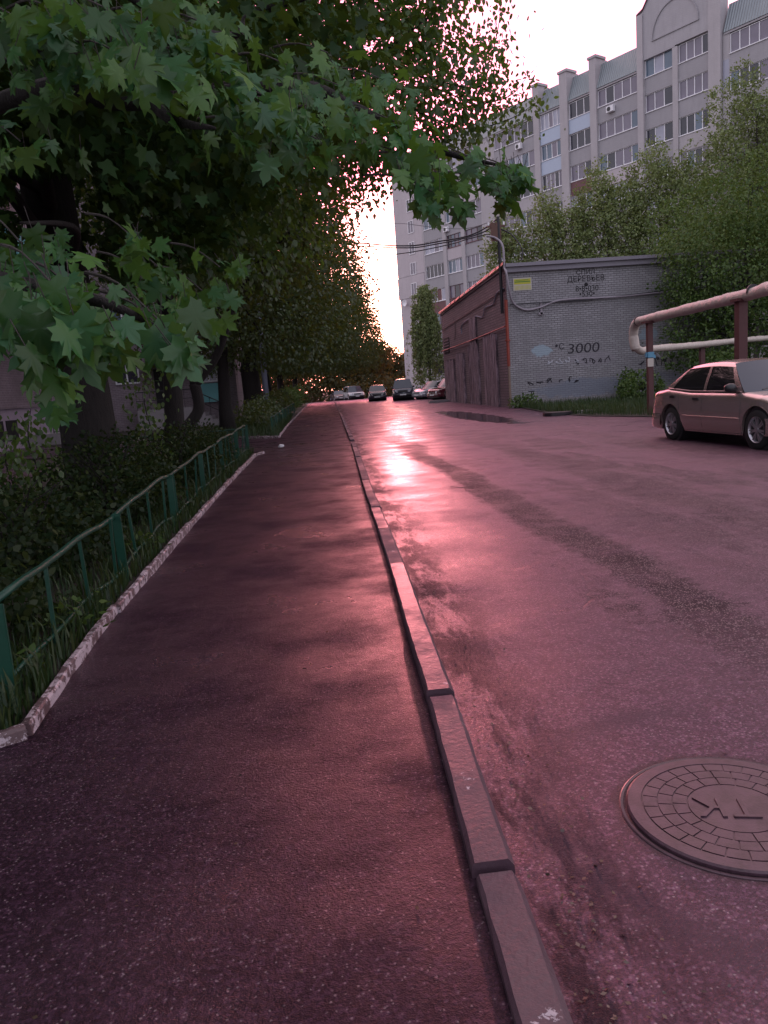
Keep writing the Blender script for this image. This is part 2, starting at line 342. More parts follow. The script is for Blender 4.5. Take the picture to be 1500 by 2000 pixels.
# kerb between pavement and road: individual stones
kb = MB(); y = -2.0
joints = [-2, -.7, .72, 1.97, 3.22, 4.55, 5.85, 7.4, 8.8, 10.2]
while joints[-1] < 120: joints.append(joints[-1]+1.35)
for a, b in zip(joints[:-1], joints[1:]):
    if 18.7 < a < 20.3 : continue
    ca, cb = xk(a)-.055, xk(b)-.055; L = b-a
    dz = {4.55: .004, 3.22: .018, 1.97: .004, .72: -.010}.get(a, random.uniform(-.008, .010)); tw = random.uniform(-.006, .006)
    wd = .062
    top = .05 if a < 22 else .075
    v = []
    N = 14
    for j in range(N+1):
        t = j/N; ge = .022 if a in (3.22, 1.97) else .010; yy = a+ge+(L-2*ge)*t; xx = ca+(cb-ca)*t + tw*(t-.5)*2
        for (ox, oz) in ((-wd, -.1), (-wd, top-.012), (-wd+.010, top), (wd-.018, top), (wd, top-.022), (wd+.006, -.1)):
            v.append((xx+ox+random.uniform(-.0022, .0022), yy, gz(yy)+oz+dz+random.uniform(-.0007, .0007)-(.010 if random.random() < .09 and ox > .05 else 0)))
    f = []
    for j in range(N):
        for k in range(6):
            k2 = (k+1) % 6; f.append((j*6+k, j*6+k2, (j+1)*6+k2, (j+1)*6+k))
    f.append(tuple(range(6))); f.append(tuple(N*6+k for k in range(6))[::-1]); kb.add(v, f)
tag(kb.build('kerb', M_kerb), kind='structure')
# whitewashed kerb on the left of the pavement
kw = MB()
def thinkerb(pts, w=.05, top=.07, seg=.9):
    P = [Vector((*p, 0)) for p in pts]
    for p, q in zip(P[:-1], P[1:]):
        L = (q-p).length; n = max(1, round(L/seg)); d = (q-p).normalized(); s = Vector((-d.y, d.x, 0))
        for i in range(n):
            a = p+(q-p)*(i/n) + d*.006; b = p+(q-p)*((i+1)/n) - d*.006
            j1 = random.uniform(-.01, .01); t = top+random.uniform(-.015, .01)
            v = []
            for k in range(5):
                c = a+(b-a)*(k/4)+s*j1; z = gz(c.y)
                for (ox, oz) in ((-w/2, -.06), (-w/2, t-.012), (-w/2+.01, t), (w/2-.01, t), (w/2, t-.012), (w/2, -.06)):
                    v.append((c.x+s.x*(ox+random.uniform(-.005, .005)), c.y+s.y*ox, z+oz+random.uniform(-.006, .004)))
            f = []
            for j in range(4):
                for k in range(6): f.append((j*6+k, j*6+(k+1) % 6, (j+1)*6+(k+1) % 6, (j+1)*6+k))
            f.append(tuple(range(6))); f.append(tuple(24+k for k in range(6))[::-1]); kw.add(v, f)
thinkerb([(-2.6, 3.25), (-1.62, 3.2), (-1.38, 3.34), (-1.43, 4.1), (-1.48, 5.3), (-1.5, 8.7), (-1.5, 12.3), (-1.46, 18.6), (-1.3, 19.1)])
thinkerb([(-8, 31.3), (-4.42, 28.8), (-1.2, 25.5), (-1.18, 33), (-.98, 45), (-.53, 74), (-.1, 95)])
tag(kw.build('whitewashed_kerb', M_kerbw), kind='structure')
# planted soil behind the kerb
bed = MB().add([(-1.40, 3.36, .03), (-1.47, 4.6, .035), (-1.5, 6, .035), (-1.5, 12, .035), (-1.47, 19, .03), (-5.2, 20, .03), (-4.8, 10, .03), (-4.2, 3.3, .03)], [(0, 1, 2, 3, 4, 5, 6, 7)])
tag(bed.build('soil_bed', M_soil), kind='structure')
verge = MB().add([(8.5, 27, .02), (9.3, 34.9, .05), (30, 34.9, .05), (30, 18.5, .05), (12.5, 19.5, .04), (9.6, 21.2, .02), (8.7, 24, .02)], [(0, 1, 2, 3, 4, 5, 6)])
M_verge = soil(); tag(verge.build('verge_ground', M_verge), kind='structure')

# ------------------------------------------------------------------ foliage
def leafmesh(name, C, A, Nn, S, tpl, mat, parent):
    # tpl: (verts Kx3 in [along, across, normal], faces)
    tv, tf = tpl; tv = np.array(tv, float); K = len(tv)
    A = A/np.linalg.norm(A, axis=1, keepdims=True)
    Nn = Nn - (Nn*A).sum(1, keepdims=True)*A; Nn /= (np.linalg.norm(Nn, axis=1, keepdims=True)+1e-9)
    B = np.cross(Nn, A); S = S[:, None, None]
    V = C[:, None, :] + S*(tv[None, :, 0:1]*A[:, None, :] + tv[None, :, 1:2]*B[:, None, :] + tv[None, :, 2:3]*Nn[:, None, :])
    V = V.reshape(-1, 3); n = len(C)
    me = bpy.data.meshes.new(name)
    ls = np.concatenate([np.array(f) for f in tf]); lens = np.array([len(f) for f in tf])
    off = (np.arange(n)*K)[:, None]
    loops = (ls[None, :]+off).ravel(); tot = np.tile(lens, n); start = np.concatenate([[0], np.cumsum(tot)[:-1]])
    me.vertices.add(len(V)); me.vertices.foreach_set('co', V.ravel().astype(np.float32))
    me.loops.add(len(loops)); me.loops.foreach_set('vertex_index', loops.astype(np.int32))
    me.polygons.add(len(tot)); me.polygons.foreach_set('loop_start', start.astype(np.int32)); me.polygons.foreach_set('loop_total', tot.astype(np.int32))
    me.update(calc_edges=True); me.validate()
    me.materials.append(mat)
    o = bpy.data.objects.new(name, me); col.objects.link(o)
    if parent: o.parent = parent
    return o
# maple: palmate outline, five pointed lobes with teeth (half outline mirrored), folded along the midrib
half = [(.0, .0), (-.06, .16), (-.16, .30), (.02, .34), (.06, .50), (.17, .42), (.24, .34), (.40, .46), (.44, .62), (.55, .48), (.70, .50), (.60, .34), (.54, .17), (.70, .20), (.82, .13), (.86, .08), (1.05, .0)]
mv = [(0.28, 0, 0)]; mf = []
def mz(x, y): return -.28*y*y*1.6 - .22*max(0, x-.3)**2*1.8 + .03*math.sin(9*y)
R_ = [(x, y, mz(x, y)-.10*y) for x, y in half]; L_ = [(x, -y, mz(x, y)-.10*y) for x, y in half[1:-1]][::-1]
ring = R_+L_
mv += ring
for i in range(len(ring)): mf.append((0, 1+i, 1+(i+1) % len(ring)))
MAPLE = (mv, mf)
def curl(seed):
    r_ = random.Random(seed); a, b, c, d = r_.uniform(-.5, .1), r_.uniform(-.9, -.2), r_.uniform(-.3, .3), r_.uniform(.06, .12); ax = r_.uniform(.8, 1.1); ay = r_.uniform(.8, 1.15)
    return ([(x*ax, y*ay, a*x*x + b*y*y + c*x*y + d*math.sin(7*x+5*abs(y)+seed)*abs(y)) for x, y, z in mv], mf)
MAPLES = [curl(1), curl(5), curl(9)]
mh = [(0, 0), (-.1, .3), (.12, .42), (.3, .3), (.55, .52), (.55, .22), (1, 0)]
ring = [(x, y, -.3*y*y) for x, y in mh] + [(x, -y, -.3*y*y) for x, y in mh[1:-1]][::-1]
MAPLE_S = ([(.3, 0, .0)]+ring, [(0, 1+i, 1+(i+1) % len(ring)) for i in range(len(ring))])
OVAL = ([(0, 0, 0), (.28, .33, -.05), (.65, .27, -.06), (1, 0, -.12), (.65, -.27, -.06), (.28, -.33, -.05)], [(0, 1, 2, 3), (0, 3, 4, 5)])
DIA = ([(0, 0, 0), (.5, .33, -.04), (1, 0, -.08), (.5, -.33, -.04)], [(0, 1, 2, 3)])
def rnd(n, s=1.0): return rng.normal(0, s, (n, 3))
def clumped(blobs, nclump, per, cr, squash=.75, edge=.55):
    """blobs: (centre, radii); clump centres biased to the outside of each blob, leaves in little sprays round them"""
    C = []; O = []
    wts = np.array([r[0]*r[1]*r[2] for c, r in blobs]); wts = wts**.75; wts /= wts.sum()
    for (c, r), k in zip(blobs, (wts*nclump).astype(int)+1):
        d = rnd(k); d /= np.linalg.norm(d, axis=1, keepdims=True)
        rad = rng.random(k)**(1/3.*edge/.55)
        rad = np.where(rng.random(k) < .55, .72+.33*rng.random(k), rad)
        cc = np.array(c) + d*rad[:, None]*np.array(r)
        C.append(cc); O.append(d)
    C = np.concatenate(C); O = np.concatenate(O)
    cs = cr*(.5+rng.random(len(C))*1.0)
    P = np.repeat(C, per, 0); OO = np.repeat(O, per, 0); ss = np.repeat(cs, per)[:, None]
    off = rnd(len(P), .5)*ss; off[:, 2] *= squash
    return P+off, OO
def crown(name, blobs, nclump, per, cr, size, tpl, mat, parent, zmin=None, droop=.4, keep=None, upn=.8):
    P, O = clumped(blobs, nclump, per, cr)
    if zmin is not None: m = P[:, 2] > zmin; P = P[m]; O = O[m]
    if keep is not None: m = keep(P); P = P[m]; O = O[m]
    n = len(P)
    A = O*.5 + rnd(n, .55); A[:, 2] -= droop
    Nn = O*.5 + rnd(n, .5); Nn[:, 2] += upn
    S = size*(.6+.8*rng.random(n))
    base = np.array(parent.location) if parent else 0
    return leafmesh(name, P-base, A, Nn, S, tpl, mat, parent)
def limbs(m, root, top, r, targets, base):
    """trunk from root to top then limbs that reach into the crown"""
    b = Vector(base); root = Vector(root)-b; top = Vector(top)-b
    n = 9; pts = [root + (top-root)*(i/n) + Vector((random.uniform(-1, 1), random.uniform(-1, 1), 0))*r*.35*(i > 0) for i in range(n+1)]
    m.tube(pts, [r*(1.35 if i == 0 else 1.0)*(1-.7*i/n) for i in range(n+1)], 10)
    for t in targets:
        t = Vector(t)-b; k = random.uniform(.3, .8); s = root+(top-root)*k; mid = s.lerp(t, .5)+Vector((random.uniform(-.3, .3), random.uniform(-.3, .3), .35))
        rr = r*.42*(1-.5*k); p = spline([s, mid, t], 4); m.tube(p, [rr*(1-.8*i/(len(p)-1)) for i in range(len(p))], 6)
def tree(label, base, height, r, blobs, nclump, per, cr, size, tpl, mat, cat='tree', group=None, lean=(0, 0), name='tree', zmin=None, keep=None, barkm=None, targets=None, droop=.4, upn=.8):
    t = empty(name, base); tag(t, label, cat, group)
    m = MB(); top = (base[0]+lean[0], base[1]+lean[1], base[2]+height)
    tg = targets if targets is not None else [tuple(np.array(c)+rng.normal(0, .4, 3)*np.array(rr)) for c, rr in blobs for _ in range(2)]
    limbs(m, base, top, r, tg, base)
    m.build('trunk', barkm or M_bark, t, smooth=True)
    crown('crown', blobs, nclump, per, cr, size, tpl, mat, t, zmin, droop, keep, upn)
    return t

# --- the big maple on the left: trunk, crown, and long boughs hanging towards the pavement
mp = empty('maple_tree', (-3.4, 12, 0)); tag(mp, 'large maple with a thick dark trunk behind the green fence, boughs hanging over the pavement', 'tree')
m = MB(); B = Vector(mp.location)
def rel(p): return Vector(p)-B
m.tube([(0, 0, -.1), (.02, 0, .5), (.0, .05, 1.6), (-.05, 0, 3), (-.15, .1, 4.6), (-.1, 0, 6.5), (0, .2, 9.5)], [.58, .43, .39, .37, .36, .25, .08], 14)
m.build('trunk', M_bark, mp, smooth=True)
m = MB()
def bough(pts, r0, r1=.006, n=6):
    p = spline([rel(q) for q in pts], n); k = len(p)-1
    m.tube(p, [r0+(r1-r0)*(i/k) for i in range(k+1)], 7)
bough([(-3.5, 12, 4.2), (-2.6, 9, 4.6), (-1.2, 6.6, 3.75), at_depth(560, 170, 5.2), at_depth(690, 210, 4.9), at_depth(850, 290, 4.6), at_depth(985, 325, 4.5)], .10)
bough([(-3.5, 12, 3.6), (-3.0, 8.5, 3.9), (-2.0, 5.5, 3.3), at_depth(200, 150, 3.6), at_depth(330, 230, 3.2), at_depth(420, 250, 3.0)], .09)
bough([(-3.5, 12, 3.3), (-3.2, 8, 3.1), (-2.4, 4.6, 2.4), at_depth(60, 560, 2.7), at_depth(200, 590, 2.45), at_depth(310, 640, 2.5)], .07)
bough([(-3.5, 12, 5.0), (-2.5, 8, 5.6), at_depth(380, 60, 4.6), at_depth(480, 30, 4.3)], .08)
bough([(-3.5, 12, 4.5), (-3.8, 9, 4.4), (-3.4, 6, 3.6), at_depth(20, 110, 3.8), at_depth(110, 60, 3.4)], .09)
bough([(-3.4, 12, 5.5), (-1, 12.5, 6.8), (1.4, 12, 7.2)], .14, .03)
bough([(-3.4, 12, 4.8), (-5, 11, 6.2), (-7, 10, 6.8)], .14, .03)
bough([(-3.4, 12, 3.4), at_depth(150, 450, 8), at_depth(40, 435, 6)], .06, .01)
m.build('branches', M_bark, mp, smooth=True)
# near sprays of big leaves: pixel centre, distance, spread in px, count
near = [(30, 60, 3.4, 90, 22), (110, 50, 3.2, 90, 26), (200, 40, 3.3, 90, 24), (150, 130, 3.1, 80, 18), (60, 170, 3.4, 90, 14), (240, 130, 3.1, 70, 18), (300, 60, 3.5, 80, 18), (400, 70, 3.6, 80, 26), (440, 130, 3.6, 60, 16), (350, 20, 3.7, 90, 20),
        (470, 190, 3.7, 70, 22), (330, 140, 3.4, 70, 12), (40, 300, 4.2, 80, 12), (330, 170, 3.0, 60, 10), (520, 210, 3.9, 70, 26), (590, 240, 4.0, 70, 26), (500, 280, 4.1, 70, 16), (620, 290, 4.2, 60, 14), (560, 150, 4.2, 80, 16), (660, 190, 4.6, 80, 16),
        (700, 250, 4.4, 60, 16), (770, 255, 4.3, 60, 24), (810, 330, 4.4, 55, 26), (830, 270, 4.4, 40, 12), (870, 345, 4.4, 50, 24), (850, 390, 4.4, 40, 14), (925, 320, 4.5, 35, 14), (970, 345, 4.5, 42, 32), (1015, 345, 4.5, 30, 12), (985, 380, 4.5, 28, 10), (905, 395, 4.5, 12, 3),
        (40, 500, 3.0, 90, 22), (110, 590, 2.5, 90, 26), (50, 640, 2.4, 80, 26), (170, 620, 2.5, 70, 22), (90, 690, 2.4, 80, 16), (210, 680, 2.6, 40, 8), (310, 640, 2.6, 50, 14), (340, 680, 2.6, 45, 10), (10, 590, 2.5, 80, 20),
        (265, 480, 3.8, 40, 10), (330, 560, 4.2, 70, 20), (280, 560, 4.2, 50, 10), (400, 590, 4.4, 60, 16), (110, 760, 3.2, 50, 10), (430, 540, 4.6, 60, 12), (640, 130, 5, 90, 14), (740, 170, 5.2, 60, 14)]
CC = []; AA = []; NN_ = []; SS = []
for (px, py, d, rr, cnt) in near:
    cnt = int(cnt*1.2)
    c = np.array(at_depth(px, py, d))
    out_ = np.array(rt)*(.35 if px > 300 else .2)
    for k in range(cnt):
        a, q = rng.normal(0, .5), rng.normal(0, .5)
        p = np.array(at_depth(px+a*rr, py+q*rr*.8, d+rng.normal(0, .22)))
        ax = out_ + rng.normal(0, .42, 3); ax[2] -= .75
        nn = rng.normal(0, .5, 3) + np.array([.0, -.55, .85])
        CC.append(p); AA.append(ax); NN_.append(nn); SS.append(rng.uniform(.055, .14))
C_ = np.array(CC); A_ = np.array(AA); N_ = np.array(NN_)
SS = np.array(SS); pick = rng.integers(0, 3, len(C_))
for j in range(3): q = pick == j; leafmesh('leaf_sprays', C_[q]-np.array(B), A_[q], N_[q], SS[q], MAPLES[j], L_maple, mp)
# petioles + twigs joining the sprays
m = MB()
for (px, py, d, rr, cnt) in near:
    c = at_depth(px, py-rr*.3, d)
    src = c + Vector((-.35, .5, .25))
    m.tube(spline([rel(src), rel(c.lerp(src, .5))+Vector((0, 0, .04)), rel(c)+Vector((0, 0, .0))], 3), [.007]*3+[.004]*4, 5)
for i in rng.choice(len(C_), 420, replace=False):
    p = Vector(C_[i]); m.tube([rel(p), rel(p)+Vector(-A_[i]).normalized()*.05+Vector((0, 0, .03))], .0016, 4)
tag(m.build('twigs', M_bark2, mp), kind='stuff')
def notcam(P):
    d = P-np.array([0, 0, 1.42]); az = np.arctan2(d[:, 0], d[:, 1]); el = d[:, 2]/np.maximum(.1, np.hypot(d[:, 0], d[:, 1]))
    free = (np.abs(az+.276) < .048) & (d[:, 1] < 12) & (el < .27)      # the trunk stays readable between the boughs
    return (np.linalg.norm(d, axis=1) > 4.6) & ~free
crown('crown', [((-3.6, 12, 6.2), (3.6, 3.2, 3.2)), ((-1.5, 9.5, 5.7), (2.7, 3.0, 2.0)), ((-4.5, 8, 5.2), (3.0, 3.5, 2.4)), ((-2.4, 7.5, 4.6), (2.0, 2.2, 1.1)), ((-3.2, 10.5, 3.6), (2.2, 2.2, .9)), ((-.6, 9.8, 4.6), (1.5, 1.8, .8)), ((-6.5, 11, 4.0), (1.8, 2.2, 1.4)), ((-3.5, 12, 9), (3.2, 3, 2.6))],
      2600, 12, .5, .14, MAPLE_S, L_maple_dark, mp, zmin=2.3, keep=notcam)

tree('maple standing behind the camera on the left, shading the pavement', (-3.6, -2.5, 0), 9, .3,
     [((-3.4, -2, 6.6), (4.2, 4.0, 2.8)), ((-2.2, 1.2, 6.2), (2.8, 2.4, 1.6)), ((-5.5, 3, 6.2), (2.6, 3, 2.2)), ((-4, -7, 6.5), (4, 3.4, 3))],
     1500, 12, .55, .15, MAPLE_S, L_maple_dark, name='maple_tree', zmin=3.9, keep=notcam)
# --- linden whose small leaves show against the sky above the pavement
tree('tall linden with small leaves, its thin outer twigs against the white sky', (-3.0, 16.4, 0), 9, .22,
     [((-1.6, 15, 7.2), (3.0, 2.8, 3.2)), ((.7, 14.5, 7.6), (2.1, 2.2, 2.5)), ((2.1, 14.3, 6.7), (1.5, 1.6, 1.5)), ((2.3, 14.3, 8.4), (1.2, 1.4, 1.3)), ((-1.5, 15.5, 4.8), (2.2, 2, 1.4)), ((1.0, 14.5, 9.4), (1.8, 2, 1.8)), ((-1, 15, 10), (2.8, 2.4, 2.4))],
     2600, 16, .36, .105, OVAL, L_linden, name='linden_tree', lean=(.6, -.6), droop=.7)
# outer shoots of the linden reaching right
lt = bpy.data.objects['linden_tree']
P = []; m = MB(); LB = Vector(lt.location)
shoots = [[(760, 140, 14), (870, 180, 14), (960, 215, 14), (1040, 190, 14)], [(800, 210, 14), (900, 250, 14), (990, 235, 14), (1062, 190, 14)], [(820, 60, 14), (890, 90, 14), (930, 110, 14), (985, 60, 14)], [(900, 190, 14), (950, 130, 14), (972, 60, 14), (980, -20, 14)],
          [(820, 150, 13.6), (930, 170, 13.6), (985, 130, 13.6)], [(780, 250, 14), (860, 270, 14), (930, 275, 14)], [(900, 210, 14), (990, 190, 14), (1030, 150, 14)], [(760, 50, 14), (850, 20, 14), (905, -40, 14)], [(700, 300, 14), (730, 330, 14), (745, 380, 14)], [(690, 290, 14), (710, 350, 14), (700, 400, 14)]]
for sh in shoots:
    p = spline([at_depth(*q) for q in sh], 8); m.tube([q-LB for q in p], [.02*(1-.85*i/(len(p)-1)) for i in range(len(p))], 5)
    for i, q in enumerate(p):
        for k in range(18 if i < len(p)-6 else 5): P.append(np.array(q)+rng.normal(0, .26 if i < len(p)-6 else .1, 3))
P = np.array(P)-np.array(LB); n = len(P); A = rnd(n, .5); A[:, 2] -= .7; Nn = rnd(n, .7); Nn[:, 2] += .5
m.build('shoots', M_bark, lt); leafmesh('shoot_leaves', P, A, Nn, rng.uniform(.06, .12, n), OVAL, L_linden, lt)

# --- row of trees beside the pavement
G = 'trees in the row beside the pavement'
ft = empty('forked_tree', (-3.5, 20.6, 0)); tag(ft, 'slender tree forking low into upright and leaning stems, left of the side path', 'tree', G)
m = MB(); FB = Vector(ft.location)
def rr_(q): return Vector(q)-FB
m.tube([rr_(q) for q in spline([(-3.52, 20.6, -.1), (-3.4, 20.6, .6), at_Y(388, 800, 20.6), at_Y(380, 750, 20.6)], 5)], [.17, .16]+[.145]*14, 10)
m.tube([rr_(q) for q in spline([at_Y(380, 752, 20.6), at_Y(372, 690, 20.6), at_Y(372, 600, 20.7), at_Y(360, 480, 20.8), at_Y(340, 330, 21)], 5)], [.12-.005*i for i in range(21)], 9)
m.tube([rr_(q) for q in spline([at_Y(380, 752, 20.6), at_Y(425, 690, 20.5), at_Y(450, 610, 20.3), at_Y(480, 540, 20.1), at_Y(530, 490, 19.9), at_Y(600, 420, 19.6)], 5)], [.13-.0045*i for i in range(26)], 9)
m.tube([rr_(q) for q in spline([at_Y(468, 560, 20.2), at_Y(520, 525, 20.4), at_Y(560, 480, 20.8)], 5)], [.05-.003*i for i in range(11)], 7)
m.build('trunk', M_bark, ft, smooth=True)
crown('crown', [((-3.2, 20.8, 7.6), (3.4, 3.0, 3.0)), ((-1.2, 20.5, 6.2), (2.2, 2.6, 2.2)), ((-.2, 20.6, 7.6), (2.2, 2.4, 2.4)), ((-2.2, 21, 4.9), (1.8, 2, 1.1)), ((-2.6, 22, 11), (4, 3, 3))], 2600, 13, .42, .13, OVAL, L_row, ft, zmin=3.3)
rows = [((-3.3, 30, 0), 10, .26, 'tall leafy tree behind the forked tree, in the row beside the pavement', 1.0),
        ((-3.1, 42, 0), 12, .55, 'tree with a very thick dark trunk just behind the grey pole', 1.1),
        ((-3.0, 54, 0), 12, .3, 'leafy tree beyond the thick dark trunk, its crown edged by the bright gap', 1.05),
        ((-2.6, 67, 0), 11, .3, 'leafy tree further along the pavement, its lit edge leaning into the gap', 1.0),
        ((-1.6, 82, 0), 11, .3, 'last tall tree of the pavement row, above the far parked cars', 1.0)]
for i, (b, h, r, lab, k) in enumerate(rows):
    x, y, _ = b; s = 1+.1*i
    e = [.8, 1.8, 2.8, 3.8, 4.2][i]; bl = [((x+.3, y, 6.8*k), (3.8*s, 3.2*s, 3.8)), ((x+2.9*s+e*.6, y, 5.8*k), (2.3*s, 2.6*s, 2.8)), ((x-2, y, 5), (2.8, 2.6, 2.4)), ((x+1.8+e*.5, y-1, 3.7), (2.4, 2.2, 1.4)), ((x, y, 11*k), (3.8, 3.2, 3.4)), ((x+3.5*s+e*.3, y, 8.6), (1.9, 2, 2.4))]
    tree(lab, (x, y, gz(y)), h, r, bl, 3000, 14, .55, .125+.012*i, OVAL, L_row, group=G, name='row_tree', zmin=2.3+.15*i)
# far wood seen under the crowns at the end of the road
G = 'distant trees across the end of the road'
for i, (x, y, h, rr, lab) in enumerate([(-12, 118, 11, 5, 'distant tree far behind the pavement, leftmost under the crowns'), (-4, 128, 11.5, 5, 'dark distant tree behind the far red car'), (2.8, 122, 11.5, 5, 'dark distant tree behind the white SUV'),
                                        (8.6, 126, 9.6, 4.6, 'distant backlit tree just behind the dark hatchback'), (13, 140, 8.6, 4.8, 'orange-rimmed distant tree in the bright gap'), (19, 150, 8, 4.8, 'low distant tree touching the corner of the tall block')]):
    tree(lab, (x, y, gz(y)), h*.6, .3, [((x, y, h*.52), (rr, rr*.8, h*.40)), ((x+1.5, y, h*.7), (rr*.6, rr*.6, h*.26)), ((x-2, y, h*.35), (rr*.8, rr*.7, h*.3)), ((x, y-4, 1.5+gz(y)), (rr*1.1, rr*.5, 2.0))], 1100, 14, .75, .36, DIA, L_far, group=G, name='distant_tree')
for i, (x, y, lab) in enumerate([(-1.9, 33, 'low bush behind the second fence near its start'), (-1.9, 38, 'low bush beside the pavement before the grey pole'), (-1.7, 45, 'low bush beside the pavement past the grey pole'), (-1.5, 52, 'rounded bush at the pavement edge beyond the pole'), (-1.2, 60, 'pale green bush where the pavement narrows with distance'), (-.7, 70, 'yellowish green bush at the far end of the pavement')]):
    h = 1.1+.12*i
    t = empty('bush', (x-.4, y, gz(y))); tag(t, lab, 'bush', 'bushes along the far pavement')
    mm = MB()
    for k in range(5): mm.tube([(0, 0, -.05), (random.uniform(-.3, .3), random.uniform(-.3, .3), h*.6)], [.02, .008], 5)
    mm.build('stems', M_bark, t)
    crown('foliage', [((x-.5, y, h*.55+gz(y)), (.8, 1.8, h*.55))], 160, 10, .25, .11, OVAL, L_green if i > 3 else L_row, t)

# ------------------------------------------------------------------ low green fences
M_green = plain('green_paint', (.010, .062, .040), .38, var=.35, sc=9, bump=.15)
def fence(label, pts, step_post, step_picket, h0, h1, low=.16):
    P = [Vector((*p, 0)) for p in pts]; o = empty('fence', (P[0].x, P[0].y, gz(P[0].y))); tag(o, label, 'fence', 'low green fences'); b = Vector(o.location)
    L = [0]
    for a, q in zip(P[:-1], P[1:]): L.append(L[-1]+(q-a).length)
    def at(s):
        for i in range(len(P)-1):
            if s <= L[i+1] or i == len(P)-2: return P[i].lerp(P[i+1], (s-L[i])/(L[i+1]-L[i]))
    T = L[-1]; n = int(T/.35)
    rz = lambda s: h0+(h1-h0)*s/T
    top = []; bot = []
    for i in range(n+1):
        s = T*i/n; p = at(s); wv = .02*math.sin(s*1.9)+.015*math.sin(s*4.3+1)
        top.append(Vector((p.x+wv*.6, p.y, gz(p.y)+rz(s)+wv))-b); bot.append(Vector((p.x-wv*.5, p.y, gz(p.y)+low+wv*.8))-b)
    MB().tube(top, .019, 8).build('top_rail', M_green, o, smooth=True)
    MB().tube(bot, .012, 6).build('bottom_rail', M_green, o, smooth=True)
    np_ = int(T/step_post); first = None
    for i in range(np_+1):
        s = min(T, i*T/np_); p = at(s); m = MB(); a = random.uniform(-.06, .06)
        m.box(-.034, .034, -.010, .010, -.08, rz(s)+.0, Matrix.Rotation(a, 4, 'X'))
        q = m.build('post', M_green, o, bevel=.003); q.location = Vector((p.x+.012, p.y, gz(p.y)))-b
    m = MB(); m.box(-.011, .011, -.006, .006, 0, 1); pk = None
    s = step_picket
    while s < T:
        if abs((s/(T/np_)) % 1) > .06:
            p = at(s)
            if pk is None: pk = m.build('picket', M_green, o); q = pk
            else: q = pk.copy(); col.objects.link(q); q.parent = o
            q.location = Vector((p.x, p.y, gz(p.y)+low-.05))-b; q.scale = (1, 1, rz(s)-low+.04); q.rotation_euler = (random.uniform(-.05, .05), random.uniform(-.08, .08), random.uniform(-.3, .3))
        s += step_picket
    return o
fence('long low green metal fence with a wavy top rail, nearest the camera', [(-1.54, 3.58), (-1.60, 5.4), (-1.66, 8), (-1.70, 13), (-1.66, 18.9)], 2.35, .78, .56, .74)
fence('short far stretch of low green fence past the side path', [(-1.5, 27.5), (-1.45, 38), (-1.25, 52)], 3, 1.0, .62, .66)
fence('low fence end turning left beside the side path', [(-1.68, 18.95), (-3.2, 19.5), (-4.8, 20.0)], 1.6, .5, .62, .62)

# ------------------------------------------------------------------ undergrowth
sh = [(-2.5, 4.3, .75, 'broad-leaved bush behind the nearest fence post'), (-3.6, 5.4, .95, 'dense dark shrub left of the fence, nearest the picture edge'), (-2.6, 6.6, .85, 'leafy shrub behind the middle of the near fence'),
      (-3.9, 7.8, 1.25, 'tall dark shrub between the near fence and the maple'), (-2.5, 9.2, 1.0, 'shrub pressing against the green fence before the maple trunk'), (-2.9, 11.0, 1.1, 'shrub hiding the foot of the thick maple trunk'),
      (-2.4, 13.2, 1.0, 'shrub behind the fence just past the maple trunk'), (-2.5, 15.6, .95, 'shrub behind the fence between the two trunks'), (-2.7, 18.0, .7, 'last low shrub inside the fence by the side path')]
for x, y, h, lab in sh:
    t = empty('shrub', (x, y, .02)); tag(t, lab, 'shrub', 'shrubs behind the near fence')
    mm = MB()
    for k in range(7): mm.tube([(0, 0, -.05), (random.uniform(-.2, .2), random.uniform(-.2, .2), h*.5), (random.uniform(-.5, .5), random.uniform(-.5, .5), h*.95)], [.014, .009, .004], 5)
    mm.build('stems', M_bark, t)
    crown('foliage', [((x, y, h*.5), (.75, .95, h*.5)), ((x+.2, y+.3, h*.3), (.6, .9, h*.35))], 420, 9, .15, .055, OVAL, L_weed, t, zmin=.03, droop=.0)
# climbers on the far-left saplings
for i, (px, py, Y, h, lab) in enumerate([(75, 960, 9.5, 1.45, 'thin leafy sapling in front of the pale basement wall'), (28, 980, 8.6, 1.2, 'smaller leafy sapling at the left picture edge'), (300, 900, 12.6, 1.9, 'leafy sapling just right of the thick maple trunk')]):
    p = at_Y(px, py, Y); t = empty('sapling', (p.x, p.y, 0)); tag(t, lab, 'sapling', 'saplings in the shade')
    st = spline([(0, 0, -.05), (.05, 0, h*.4), (-.04, .03, h*.75), (.05, 0, h)], 4); MB().tube(st, [.014-.0008*k for k in range(len(st))], 5).build('stem', M_bark, t)
    n = 260; z = rng.uniform(.25, 1, n)*h; rad = .17; C0 = np.stack([rng.normal(0, rad, n), rng.normal(0, rad, n), z], 1); A = rnd(n, .4); A[:, 2] -= .9; Nn = rnd(n, .5); Nn[:, 2] += .6
    leafmesh('foliage', C0, A, Nn, rng.uniform(.05, .10, n), OVAL, L_linden, t)
